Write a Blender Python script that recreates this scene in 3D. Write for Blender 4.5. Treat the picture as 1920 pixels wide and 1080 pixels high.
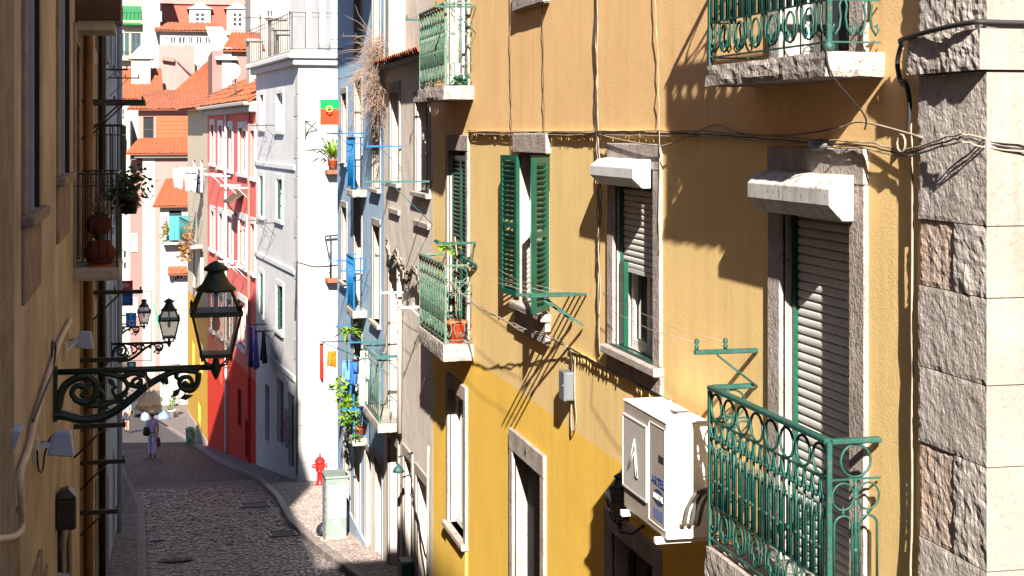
import bpy, bmesh, math, random
from mathutils import Vector, Matrix
random.seed(7)
for _o in list(bpy.data.objects): bpy.data.objects.remove(_o)
SC = bpy.context.scene
COL = SC.collection
# ---------------------------------------------------------------- camera
FPX = 2900.0; HY = 250.0
PHI = math.atan(667.0 / FPX)
cam_d = bpy.data.cameras.new('camera'); CAM = bpy.data.objects.new('camera', cam_d); COL.objects.link(CAM)
cam_d.sensor_width = 36; cam_d.lens = FPX / 1920 * 36; cam_d.shift_y = -(540 - HY) / 1920
cam_d.clip_start = 0.1; cam_d.clip_end = 3000
CAM.location = (0, 0, 0); CAM.rotation_euler = (math.pi / 2, 0, -PHI)
SC.camera = CAM
# ---------------------------------------------------------------- light
LD = Vector((1 / 5.6, 1.0, -0.60)).normalized()
world = bpy.data.worlds.new('World'); SC.world = world; world.use_nodes = True
wn = world.node_tree; bg = wn.nodes['Background']
sky = wn.nodes.new('ShaderNodeTexSky'); sky.sky_type = 'NISHITA'; sky.sun_disc = False
sky.sun_elevation = math.asin(-LD.z)
sky.sun_rotation = math.atan2(-LD.x, -LD.y)
sky.air_density = 0.6; sky.dust_density = 0.2; sky.altitude = 50
wn.links.new(sky.outputs[0], bg.inputs[0]); bg.inputs[1].default_value = 0.06
sun_d = bpy.data.lights.new('sun', 'SUN'); sun_d.energy = 5.0; sun_d.angle = math.radians(0.5); sun_d.color = (1.0, 0.93, 0.82)
SUN = bpy.data.objects.new('sun', sun_d); COL.objects.link(SUN)
SUN.rotation_euler = LD.to_track_quat('-Z', 'Y').to_euler(); SUN.location = (-5, -30, 40)
SC.view_settings.view_transform = 'Standard'; SC.view_settings.look = 'None'
SC.view_settings.gamma = 1.0; SC.view_settings.exposure = 2.05
SC.render.engine = 'CYCLES'
SC.cycles.max_bounces = 9; SC.cycles.diffuse_bounces = 6
SC.render.film_transparent = False

# ---------------------------------------------------------------- helpers
CP, SP = math.cos(PHI), math.sin(PHI)
def ray(px, py):
    a = (px - 960) / FPX
    return Vector((a * CP + SP, -a * SP + CP, (HY - py) / FPX))
def at_y(px, py, Y):
    r = ray(px, py); return r * (Y / r.y)
def zg(Y):
    Y = min(Y, 100.0); return -(3.52 + 0.145 * Y)
def on_ground(px, py):
    r = ray(px, py); t = -3.52 / (r.z + .145 * r.y); return r * t

class Fr:
    def __init__(s, o, u, n):
        s.o = Vector(o); s.u = Vector(u).normalized(); s.n = Vector(n).normalized(); s.ang = math.atan2(s.u.y, s.u.x)
    def p(s, a, b, z): return s.o + s.u * a + s.n * b + Vector((0, 0, z))
    def hit(s, px, py, off=0.0):
        r = ray(px, py); t = (s.o + s.n * off).dot(s.n) / r.dot(s.n); P = r * t
        return (P - s.o).dot(s.u), P.z
    def rect(s, pl, pr, yt, yb, off=0.0):
        pm = (pl + pr) / 2
        a0, a1 = s.hit(pl, 0, off)[0], s.hit(pr, 0, off)[0]
        return min(a0, a1), max(a0, a1), s.hit(pm, yb, off)[1], s.hit(pm, yt, off)[1]

ORG = {}
def empty(name, loc, label=None, cat=None, group=None, parent=None):
    o = bpy.data.objects.new(name, None); COL.objects.link(o); o.empty_display_size = .1
    loc = Vector(loc); ORG[o] = loc
    if parent is not None: o.parent = parent; o.location = loc - ORG[parent]
    else: o.location = loc
    if label: o['label'] = label
    if cat: o['category'] = cat
    if group: o['group'] = group
    return o
def tag(o, label=None, cat=None, group=None, kind=None):
    if label: o['label'] = label
    if cat: o['category'] = cat
    if group: o['group'] = group
    if kind: o['kind'] = kind
    return o
def place(name, mesh, parent=None, loc=(0, 0, 0), rotz=0.0, rot=None, scale=None):
    """link an object that (may) share a mesh; loc in world space"""
    o = bpy.data.objects.new(name, mesh); COL.objects.link(o)
    loc = Vector(loc); ORG[o] = loc
    if parent is not None: o.parent = parent; o.location = loc - ORG[parent]
    else: o.location = loc
    o.rotation_euler = rot if rot else (0, 0, rotz)
    if scale: o.scale = scale
    return o

class MB:
    def __init__(s): s.v = []; s.f = []; s.mi = []; s.sm = []
    def add(s, vs, fs, mi=0, smooth=False):
        b = len(s.v); s.v += [Vector(x) for x in vs]
        for f in fs: s.f.append([b + i for i in f]); s.mi.append(mi); s.sm.append(smooth)
        return s
    def hexa(s, P, mi=0):
        return s.add(P, [(0,3,2,1),(4,5,6,7),(0,1,5,4),(1,2,6,5),(2,3,7,6),(3,0,4,7)], mi)
    def box(s, a, b, mi=0):
        x0,y0,z0 = a; x1,y1,z1 = b
        return s.hexa([(x0,y0,z0),(x1,y0,z0),(x1,y1,z0),(x0,y1,z0),(x0,y0,z1),(x1,y0,z1),(x1,y1,z1),(x0,y1,z1)], mi)
    def fbox(s, fr, u0, u1, o0, o1, z0, z1, mi=0):
        p = fr.p
        return s.hexa([p(u0,o0,z0),p(u1,o0,z0),p(u1,o1,z0),p(u0,o1,z0),p(u0,o0,z1),p(u1,o0,z1),p(u1,o1,z1),p(u0,o1,z1)], mi)
    def quad(s, a, b, c, d, mi=0): return s.add([a,b,c,d], [(0,1,2,3)], mi)
    def bar(s, a, b, w, h=None, mi=0):
        """rectangular bar between two points"""
        a = Vector(a); b = Vector(b); h = h or w
        d = (b - a).normalized(); up = Vector((0,0,1)) if abs(d.z) < .95 else Vector((1,0,0))
        x = d.cross(up).normalized() * w / 2; y = x.cross(d).normalized() * h / 2
        return s.hexa([a-x-y,a+x-y,a+x+y,a-x+y,b-x-y,b+x-y,b+x+y,b-x+y], mi)
    def tube(s, pts, r, n=6, closed=False, mi=0, smooth=True, cap=True):
        pts = [Vector(p) for p in pts]; N = len(pts)
        rs = r if isinstance(r, (list, tuple)) else [r] * N
        tang = []
        for i in range(N):
            if closed: t = pts[(i+1) % N] - pts[i-1]
            else: t = pts[min(i+1, N-1)] - pts[max(i-1, 0)]
            if t.length < 1e-9: t = Vector((0,0,1))
            tang.append(t.normalized())
        t0 = tang[0]; ref = Vector((0,0,1)) if abs(t0.z) < .9 else Vector((1,0,0))
        nx = t0.cross(ref).normalized(); vs = []
        for i in range(N):
            t = tang[i]; nx = (nx - t * nx.dot(t))
            nx = nx.normalized() if nx.length > 1e-6 else t.orthogonal().normalized()
            ny = t.cross(nx)
            for k in range(n):
                a = 2 * math.pi * k / n
                vs.append(pts[i] + (nx * math.cos(a) + ny * math.sin(a)) * rs[i])
        fs = []
        for i in range(N if closed else N - 1):
            j = (i + 1) % N
            for k in range(n):
                k2 = (k + 1) % n; fs.append((i*n+k, i*n+k2, j*n+k2, j*n+k))
        if cap and not closed: fs.append(tuple(range(n))[::-1]); fs.append(tuple((N-1)*n + k for k in range(n)))
        return s.add(vs, fs, mi, smooth)
    def lathe(s, prof, c=(0,0,0), n=16, mi=0, smooth=True, a0=0.0):
        c = Vector(c); vs = []; N = len(prof)
        for (r, z) in prof:
            for k in range(n):
                a = a0 + 2 * math.pi * k / n; vs.append(c + Vector((r*math.cos(a), r*math.sin(a), z)))
        fs = [(i*n+k, i*n+(k+1)%n, (i+1)*n+(k+1)%n, (i+1)*n+k) for i in range(N-1) for k in range(n)]
        fs.append(tuple(range(n))[::-1]); fs.append(tuple((N-1)*n+k for k in range(n)))
        return s.add(vs, fs, mi, smooth)
    def prism(s, poly, fn, d0, d1, mi=0):
        """poly: 2-D points, fn(a,b,depth)->Vector"""
        n = len(poly); vs = [fn(a,b,d0) for a,b in poly] + [fn(a,b,d1) for a,b in poly]
        fs = [tuple(range(n))[::-1], tuple(range(n, 2*n))] + [(i,(i+1)%n,n+(i+1)%n,n+i) for i in range(n)]
        return s.add(vs, fs, mi)
    def mesh(s, name, mats, org=(0,0,0), bevel=0.0, seg=1, merge=False, jit=0.0, sub=0):
        org = Vector(org); me = bpy.data.meshes.new(name)
        me.from_pydata([tuple(v - org) for v in s.v], [], s.f)
        if not isinstance(mats, (list, tuple)): mats = [mats]
        for m in mats: me.materials.append(m)
        for p, mi, sm in zip(me.polygons, s.mi, s.sm): p.material_index = mi; p.use_smooth = sm
        bm = bmesh.new(); bm.from_mesh(me)
        if merge: bmesh.ops.remove_doubles(bm, verts=bm.verts, dist=1e-5)
        bmesh.ops.recalc_face_normals(bm, faces=bm.faces)
        if bevel > 0:
            ed = [e for e in bm.edges if len(e.link_faces) == 2 and e.calc_face_angle(0) > .5]
            bmesh.ops.bevel(bm, geom=ed, offset=bevel, segments=seg, profile=.5, affect='EDGES', clamp_overlap=True)
        if sub: bmesh.ops.subdivide_edges(bm, edges=bm.edges, cuts=sub, use_grid_fill=True)
        if jit:
            for v in bm.verts: v.co += Vector((random.uniform(-jit,jit), random.uniform(-jit,jit), random.uniform(-jit,jit)))
        bm.to_mesh(me); bm.free(); me.update()
        return me
    def obj(s, name, mats, parent=None, **kw):
        org = kw.pop('org', None)
        if org is None: org = ORG[parent] if parent is not None else (0,0,0)
        return place(name, s.mesh(name, mats, org, **kw), parent, org)

# ---------------------------------------------------------------- materials
def _n(nt, t, **kw):
    n = nt.nodes.new(t)
    for k, v in kw.items(): setattr(n, k, v)
    return n
def rgb(h):
    h = h.lstrip('#'); c = [int(h[i:i+2], 16) / 255 for i in (0, 2, 4)]
    return tuple(x/12.92 if x <= .04045 else ((x+.055)/1.055)**2.4 for x in c)
MATS = {}
def mat(name, c1, c2=None, nscale=2.0, rough=.8, bump=0.0, bscale=40.0, bump2=0.0, b2scale=4.0, metal=0.0, streak=0.0, stc=None,
        spec=.3, contrast=.5, detail=6.0, vor=0.0, vscale=20.0, zbands=None, transl=0.0, coat=0.0, speck=0.0, spc=None, spscale=60.0):
    if name in MATS: return MATS[name]
    m = bpy.data.materials.new(name); MATS[name] = m; m.use_nodes = True; nt = m.node_tree; L = nt.links
    b = nt.nodes['Principled BSDF']; b.inputs['Roughness'].default_value = rough; b.inputs['Metallic'].default_value = metal
    b.inputs['Specular IOR Level'].default_value = spec
    if coat: b.inputs['Coat Weight'].default_value = coat
    geo = _n(nt, 'ShaderNodeNewGeometry'); pos = geo.outputs['Position']
    def noise(scale, det=detail, vec=pos, ro=.6):
        t = _n(nt, 'ShaderNodeTexNoise'); t.inputs['Scale'].default_value = scale; t.inputs['Detail'].default_value = det
        t.inputs['Roughness'].default_value = ro; L.new(vec, t.inputs['Vector']); return t.outputs['Fac']
    def mix(f, a, bb, mode='MIX'):
        x = _n(nt, 'ShaderNodeMix', data_type='RGBA', blend_type=mode)
        for s_, v in ((x.inputs[0], f), (x.inputs[6], a), (x.inputs[7], bb)):
            if hasattr(v, 'links'): L.new(v, s_)
            elif isinstance(v, (int, float)): s_.default_value = v
            else: s_.default_value = (*v, 1)
        return x.outputs[2]
    def ramp(f, lo, hi):
        r = _n(nt, 'ShaderNodeMapRange'); r.inputs[1].default_value = lo; r.inputs[2].default_value = hi; L.new(f, r.inputs[0]); return r.outputs[0]
    col = c1
    if zbands:      # paint bands by height: list of (z, colour) from bottom up, c1 the lowest
        sp = _n(nt, 'ShaderNodeSeparateXYZ'); L.new(pos, sp.inputs[0])
        wob = _n(nt, 'ShaderNodeMath', operation='MULTIPLY_ADD'); L.new(noise(6.0), wob.inputs[0]); wob.inputs[1].default_value = .03; L.new(sp.outputs[2], wob.inputs[2])
        for zz, cc in zbands: col = mix(ramp(wob.outputs[0], zz + .01, zz + .02), col, cc)
    if c2 is not None:
        f = ramp(noise(nscale), .5 - .25 * (1 - contrast) - .02, .5 + .25 * (1 - contrast) + .02)
        if zbands: col = mix(f, col, mix(1.0, col, c2, 'MULTIPLY'))
        else: col = mix(f, col, c2)
    if streak:
        mp = _n(nt, 'ShaderNodeMapping'); mp.inputs['Scale'].default_value = (5, 5, .35); L.new(pos, mp.inputs['Vector'])
        f = ramp(noise(1.6, 5, mp.outputs[0], .7), .5, .78)
        mu = _n(nt, 'ShaderNodeMath', operation='MULTIPLY'); L.new(f, mu.inputs[0]); mu.inputs[1].default_value = streak
        col = mix(mu.outputs[0], col, stc or (.12, .09, .07))
    if speck:
        f = ramp(noise(spscale, 3, pos, .5), .60, .66)
        mu = _n(nt, 'ShaderNodeMath', operation='MULTIPLY'); L.new(f, mu.inputs[0]); mu.inputs[1].default_value = speck
        col = mix(mu.outputs[0], col, spc or (.1, .08, .07))
    if hasattr(col, 'links'): L.new(col, b.inputs['Base Color'])
    else: b.inputs['Base Color'].default_value = (*col, 1)
    last = None
    def bmp(h, dist):
        nonlocal last
        n = _n(nt, 'ShaderNodeBump'); n.inputs['Distance'].default_value = dist; n.inputs['Strength'].default_value = 1.0; L.new(h, n.inputs['Height'])
        if last is not None: L.new(last, n.inputs['Normal'])
        last = n.outputs[0]
    if bump2: bmp(noise(b2scale, 3), bump2)
    if vor:
        t = _n(nt, 'ShaderNodeTexVoronoi'); t.inputs['Scale'].default_value = vscale; L.new(pos, t.inputs['Vector']); bmp(t.outputs['Distance'], vor)
    if bump: bmp(noise(bscale, 5), bump)
    if last is not None: L.new(last, b.inputs['Normal'])
    if transl:
        out = nt.nodes['Material Output']; tr = _n(nt, 'ShaderNodeBsdfTranslucent'); ms = _n(nt, 'ShaderNodeMixShader'); ms.inputs[0].default_value = transl
        if hasattr(col, 'links'): L.new(col, tr.inputs[0])
        else: tr.inputs[0].default_value = (*col, 1)
        L.new(b.outputs[0], ms.inputs[1]); L.new(tr.outputs[0], ms.inputs[2]); L.new(ms.outputs[0], out.inputs[0])
    return m
def glassmat(name, tint, alpha):
    """thin glass: mostly clear, some tint, glossy"""
    if name in MATS: return MATS[name]
    m = bpy.data.materials.new(name); MATS[name] = m; m.use_nodes = True; nt = m.node_tree; L = nt.links
    b = nt.nodes['Principled BSDF']; b.inputs['Base Color'].default_value = (*tint, 1); b.inputs['Roughness'].default_value = .08
    tr = _n(nt, 'ShaderNodeBsdfTransparent'); tr.inputs[0].default_value = (.93, .93, .9, 1); ms = _n(nt, 'ShaderNodeMixShader'); ms.inputs[0].default_value = alpha
    L.new(tr.outputs[0], ms.inputs[1]); L.new(b.outputs[0], ms.inputs[2]); L.new(ms.outputs[0], nt.nodes['Material Output'].inputs[0])
    return m

M_FAC = mat('yellow_plaster', (.88, .555, .10), (.88, .86, .83), nscale=1.3, bump=.0022, bscale=85, bump2=.0022, b2scale=5, rough=.9, spec=.1,
            zbands=[(-2.70, (.82, .585, .265)), (-.02, (.82, .54, .265))], streak=.42, stc=(.52, .34, .15), contrast=.1, speck=.10, spc=(.45,.33,.2), spscale=24)
M_STONE = mat('limestone', (.38, .33, .30), (.26, .22, .20), nscale=5, bump=.012, bscale=45, bump2=.012, b2scale=14, rough=.95, spec=.1, speck=.5, spscale=45)
M_ROUGH = mat('rough_stone', (.45, .41, .385), (.34, .30, .275), nscale=3.5, bump=.007, bscale=55, bump2=.004, b2scale=16, rough=.95, spec=.1, speck=.45, spscale=42, streak=.2, stc=(.36,.28,.22))
M_PINKST = mat('pinkish_stone', (.43, .315, .25), (.38, .32, .28), nscale=6, bump=.009, bscale=50, bump2=.010, b2scale=14, rough=.95, spec=.1)
M_SMST = mat('pale_ashlar', (.26, .238, .215), (.195, .168, .145), nscale=2.2, bump=.006, bscale=45, bump2=.012, b2scale=6, rough=.9, spec=.1, streak=.5, stc=(.15, .105, .08), contrast=.1, speck=.3, spscale=35, spc=(.12,.09,.07))
M_SLAB = mat('weathered_slab', (.34, .30, .275), (.21, .185, .17), nscale=7, bump=.012, bscale=38, bump2=.02, b2scale=10, rough=.95, spec=.1, speck=.6, spscale=30)
M_IRON = mat('green_paint_iron', (.003, .039, .030), (.009, .068, .053), nscale=11, rough=.55, spec=.4, bump=.002, bscale=110, speck=.8, spc=(.07, .05, .035), spscale=38)
M_IROND = mat('weathered_green_iron', (.015, .10, .07), (.12, .14, .105), nscale=18, rough=.6, spec=.4, bump=.002, bscale=110, speck=.7, spc=(.05, .035, .03), spscale=45)
M_SHUT = mat('green_shutter_paint', (.0015, .042, .024), (.003, .058, .034), nscale=5, rough=.35, spec=.5)
M_WHITE = mat('white_paint', (.78, .77, .74), (.70, .68, .65), nscale=5, rough=.5, spec=.4)
M_ROLL = mat('roller_slat', (.52, .50, .48), (.46, .44, .42), nscale=4, rough=.55, spec=.3, bump=.001, bscale=60)
M_BOXW = mat('shutter_box_white', (.58, .59, .60), (.50, .51, .515), nscale=4, rough=.5, spec=.3)
M_BOXD = mat('shutter_box_dirty', (.50, .49, .48), (.40, .385, .37), nscale=6, rough=.7, streak=1.0, stc=(.15, .12, .10), speck=.7, spscale=28, spc=(.17,.13,.11))
M_GLASS = mat('window_glass', (.02, .022, .025), rough=.04, spec=.6)
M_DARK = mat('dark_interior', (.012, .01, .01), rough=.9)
M_BLACK = mat('black_iron', (.008, .010, .010), (.015, .02, .018), nscale=12, rough=.45, spec=.5, bump=.001, bscale=90)
M_DGREEN = mat('dark_green_iron', (.004, .018, .012), (.01, .028, .02), nscale=12, rough=.4, spec=.5)
M_CABLE = mat('dark_cable', (.02, .018, .018), rough=.6)
M_CABLEP = mat('pale_cable', (.30, .25, .19), (.19, .15, .12), nscale=10, rough=.7)
M_TERRA = mat('terracotta', (.50, .10, .04), (.40, .09, .04), nscale=9, rough=.8)
M_GREY = mat('grey_plastic', (.10, .11, .12), rough=.5)
M_FLOOD = mat('sky_tinted_grey', (.29, .38, .60), (.25, .33, .53), nscale=5, rough=.5)  # blue of the sky light is mixed into this grey
M_TEAL = mat('teal_iron', (.02, .085, .085), rough=.5)
M_BLUEI = mat('blue_iron', (.0, .075, .20), (.005, .10, .24), nscale=8, rough=.45)
M_WOOD = mat('dark_wood', (.09, .05, .028), (.05, .03, .018), nscale=6, rough=.7)
M_LEAF = mat('leaf', (.05, .13, .015), (.09, .19, .02), nscale=9, rough=.5, transl=.35)
M_LEAFY = mat('leaf_bright', (.13, .26, .015), (.20, .32, .03), nscale=9, rough=.5, transl=.4)
M_LEAFD = mat('leaf_dark', (.035, .07, .035), (.06, .11, .05), nscale=9, rough=.6, transl=.2)
M_TWIG = mat('dry_twig', (.20, .135, .10), (.28, .20, .15), nscale=15, rough=.9)
# ---------------------------------------------------------------- builders
def wall_mesh(fr, u0, u1, z0, z1, holes, depth=.22, thick=6.0):
    """front sheet with real openings, reveals, dark room backs, closed body. mat 0 wall, 1 dark, 2 reveal"""
    m = MB(); us = sorted({u0, u1} | {max(u0, min(u1, h[i])) for h in holes for i in (0, 1)}); zs = sorted({z0, z1} | {max(z0, min(z1, h[i])) for h in holes for i in (2, 3)})
    for a, b in zip(us, us[1:]):
        for c, d in zip(zs, zs[1:]):
            cu, cz = (a + b) / 2, (c + d) / 2
            if any(h[0] < cu < h[1] and h[2] < cz < h[3] for h in holes): continue
            m.quad(fr.p(a,0,c), fr.p(b,0,c), fr.p(b,0,d), fr.p(a,0,d), 0)
    for h in holes:
        a, b, c, d = h[:4]; dp = h[4] if len(h) > 4 else depth; ri = h[5] if len(h) > 5 else 0
        m.quad(fr.p(a,0,c), fr.p(a,-dp,c), fr.p(a,-dp,d), fr.p(a,0,d), ri)
        m.quad(fr.p(b,0,c), fr.p(b,-dp,c), fr.p(b,-dp,d), fr.p(b,0,d), ri)
        m.quad(fr.p(a,0,d), fr.p(b,0,d), fr.p(b,-dp,d), fr.p(a,-dp,d), ri)
        m.quad(fr.p(a,0,c), fr.p(b,0,c), fr.p(b,-dp,c), fr.p(a,-dp,c), ri)
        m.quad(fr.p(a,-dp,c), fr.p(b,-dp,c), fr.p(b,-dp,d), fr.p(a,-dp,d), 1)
    m.quad(fr.p(u0,0,z0), fr.p(u0,-thick,z0), fr.p(u0,-thick,z1), fr.p(u0,0,z1), 0)
    m.quad(fr.p(u1,0,z0), fr.p(u1,-thick,z0), fr.p(u1,-thick,z1), fr.p(u1,0,z1), 0)
    m.quad(fr.p(u0,-thick,z0), fr.p(u1,-thick,z0), fr.p(u1,-thick,z1), fr.p(u0,-thick,z1), 0)
    m.quad(fr.p(u0,0,z1), fr.p(u1,0,z1), fr.p(u1,-thick,z1), fr.p(u0,-thick,z1), 0)
    return m

def surround(fr, par, h, w=.14, proud=.03, m=None, sill=True, lint=.2, name='stone'):
    m = m or M_STONE; a, b, c, d = h[:4]
    MB().fbox(fr, a-w, b+w, -.02, proud, d, d+lint).obj(name+'_lintel', m, par, bevel=.008)
    MB().fbox(fr, a-w, a, -.02, proud-.003, c, d).obj(name+'_jamb', m, par, bevel=.008)
    MB().fbox(fr, b, b+w, -.02, proud-.003, c, d).obj(name+'_jamb', m, par, bevel=.008)
    if sill: MB().fbox(fr, a-w-.02, b+w+.02, -.1, proud+.05, c-.07, c).obj(name+'_sill', m, par, bevel=.01)

def casement(fr, par, a, b, c, d, o=-.10, m=None, nx=2, nz=2, fw=.05, glass=None, name='window'):
    """window frame part with one pane sub-part per light"""
    m = m or M_WHITE; glass = glass or M_GLASS; t = .05; q = MB()
    q.fbox(fr, a, a+fw, o-t, o, c, d); q.fbox(fr, b-fw, b, o-t, o, c, d); q.fbox(fr, a+fw, b-fw, o-t, o, c, c+fw); q.fbox(fr, a+fw, b-fw, o-t, o, d-fw, d)
    W = (b - a - 2*fw) / nx; H = (d - c - 2*fw) / nz; cells = []
    for i in range(1, nx): q.fbox(fr, a+fw+W*i-.028, a+fw+W*i+.028, o-t+.006, o+.012, c+fw, d-fw)
    for j in range(1, nz): q.fbox(fr, a+fw, b-fw, o-t+.012, o-.006, c+fw+H*j-.016, c+fw+H*j+.016)
    w = q.obj(name, m, par)
    for i in range(nx):
        for j in range(nz):
            u0 = a+fw+W*i; z0 = c+fw+H*j
            MB().fbox(fr, u0+.01, u0+W-.01, o-.035, o-.028, z0+.01, z0+H-.01).obj('pane', glass, w)
    return w

def far_window(fr, par, h, m=None, o=-.12, nx=2, nz=3, sill=True, trim=None, tw=.12, glass=None):
    a, b, c, d = h[:4]
    if trim:
        q = MB(); q.fbox(fr, a-tw, b+tw, -.02, .03, d, d+tw); q.fbox(fr, a-tw, a, -.02, .028, c, d); q.fbox(fr, b, b+tw, -.02, .028, c, d); q.obj('window_surround', trim, par)
        MB().fbox(fr, a-tw-.04, b+tw+.04, -.05, .09, c-.09, c).obj('window_sill', trim, par)
    casement(fr, par, a, b, c, d, o, m, nx, nz, fw=.06, glass=glass)

_lm = {}
def louvre_mesh(W, H, mt, n=None, t=.035):
    k = ('l', round(W,3), round(H,3), mt.name)
    if k in _lm: return _lm[k]
    q = MB(); s = .055; n = n or int(H / .05)
    q.box((0,-t/2,0),(s,t/2,H)); q.box((W-s,-t/2,0),(W,t/2,H)); q.box((s,-t/2,0),(W-s,t/2,s)); q.box((s,-t/2,H-s),(W-s,t/2,H)); q.box((s,-t/2,H*.5-s/2),(W-s,t/2,H*.5+s/2))
    st = (H - 2*s) / n
    for i in range(n):
        z = s + st*(i+.5)
        if abs(z - H*.5) < s*.6: continue
        q.hexa([(s,-t*.42,z-st*.55),(W-s,-t*.42,z-st*.55),(W-s,t*.42,z+st*.25),(s,t*.42,z+st*.25),(s,-t*.42,z-st*.35),(W-s,-t*.42,z-st*.35),(W-s,t*.42,z+st*.45),(s,t*.42,z+st*.45)])
    _lm[k] = q.mesh('shutter', mt); return _lm[k]

def roller(fr, par, a, b, ztop, zbot, o, pitch=.055, m=None, box=None, guide=None):
    """roller shutter: guide rails part, slats as sub-parts sharing a mesh"""
    m = m or M_ROLL; sh = MB().fbox(fr, a+.037, b-.037, o-.012, o+.014, zbot-.03, zbot).obj('roller_shutter', m, par)
    for c0, c1 in ((a-.001, a+.035), (b-.035, b+.001)): MB().fbox(fr, c0, c1, o-.02, o+.035, zbot-.03, ztop).obj('guide_rail', guide or M_SHUT, sh)
    n = int((ztop - zbot) / pitch); q = MB(); Lh = (b - a - .076) / 2
    prof = [(-.008,0),(.004,.004),(.010,.014),(.011,pitch*.5),(.009,pitch*.78),(.002,pitch*.93),(-.008,pitch*.96)]
    u3 = fr.u; n3 = fr.n
    vs = [u3*(-Lh)+n3*x+Vector((0,0,z)) for x,z in prof] + [u3*Lh+n3*x+Vector((0,0,z)) for x,z in prof]; k = len(prof)
    q.add(vs, [(i,i+1,k+i+1,k+i) for i in range(k-1)] + [(k-1,0,k,2*k-1), tuple(range(k)), tuple(range(k,2*k))[::-1]])
    me = q.mesh('slat', m)
    for i in range(n): place('slat', me, sh, fr.p((a+b)/2, o, zbot + pitch*i))
    return sh

def roller_box(fr, par, a, b, zt, zb, pr, m, o0=.0):
    """chamfered housing that carries a roller shutter"""
    h = zt - zb; q = MB()
    prof = [(o0, zt), (pr*.62, zt-.012), (pr, zt-h*.30), (pr, zb+h*.33), (pr*.55, zb), (o0, zb)]
    q.prism(prof, lambda x, z, d: fr.p(d, x, z), a, b)
    return q.obj('shutter_housing', m, par, bevel=.004)

from mathutils import noise as _mn
def mnoise_v(p): return Vector((_mn.noise(p), _mn.noise(p+Vector((31,7,3))), _mn.noise(p+Vector((5,53,11)))))
# ---- iron railing pieces: shared meshes in local XZ plane
_rm = {}
def _cache(key, fn):
    if key not in _rm: _rm[key] = fn()
    return _rm[key]
def ring_mesh(rx, rz, r, mt, n=18):
    return _cache(('ring', round(rx,3), round(rz,3), r, mt.name), lambda: MB().tube([(rx*math.cos(2*math.pi*k/n), 0, rz*math.sin(2*math.pi*k/n)) for k in range(n)], r, 5, closed=True).mesh('ring', mt))
def bar_mesh(h, r, mt):
    def f():
        q = MB(); q.tube([(0,0,0),(0,0,h)], r, 6)
        for z in (h*.30, h*.82): q.lathe([(r*1.05,-.012),(r*1.7,-.006),(r*1.7,.006),(r*1.05,.012)], (0,0,z), 6)
        return q.mesh('baluster', mt)
    return _cache(('bar', round(h,3), r, mt.name), f)
def hoop_mesh(w, h, r, mt):
    def f():
        P = [(-w/2,0,0),(-w/2,0,h-w/2)] + [(-w/2*math.cos(math.pi*k/8), 0, h-w/2+w/2*math.sin(math.pi*k/8)) for k in range(1,8)] + [(w/2,0,h-w/2),(w/2,0,0)]
        q = MB().tube(P, r, 5); q.lathe([(.001,0),(r*1.5,.012),(r*.8,.03),(.001,.055)], (0,0,h), 6); return q.mesh('hoop', mt)
    return _cache(('hoop', round(w,3), round(h,3), r, mt.name), f)
def arc_mesh(w, h, r, mt):
    def f():
        P = [(-w/2*math.cos(math.pi*k/8), 0, -h*math.sin(math.pi*k/8)) for k in range(9)]
        q = MB().tube(P, r, 5); q.lathe([(.001,-.02),(r*2.2,-.008),(r*2.2,.008),(.001,.02)], (0,0,-h), 6); return q.mesh('arch', mt)
    return _cache(('arc', round(w,3), round(h,3), r, mt.name), f)
def scroll_pts(x0, z0, R, turns, a0, sgn=1, n=16, k=.22):
    return [(x0 + sgn*R*math.exp(-k*t)*math.cos(a0+t), 0, z0 + R*math.exp(-k*t)*math.sin(a0+t)) for t in [turns*2*math.pi*i/n for i in range(n+1)]]
def scroll_mesh(w, h, r, mt):
    """a C-scroll pair"""
    def f():
        q = MB()
        for s in (-1, 1):
            P = [(s*(w*.08), 0, h), (s*w*.16, 0, h*.86), (s*w*.10, 0, h*.60), (s*w*.16, 0, h*.34), (s*w*.34, 0, h*.16), (s*w*.45, 0, h*.28), (s*w*.38, 0, h*.42), (s*w*.29, 0, h*.36)]
            q.tube(P, [r]*5+[r*.9]*3, 5)
        return q.mesh('scroll', mt)
    return _cache(('scr', round(w,3), round(h,3), r, mt.name), f)

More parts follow.
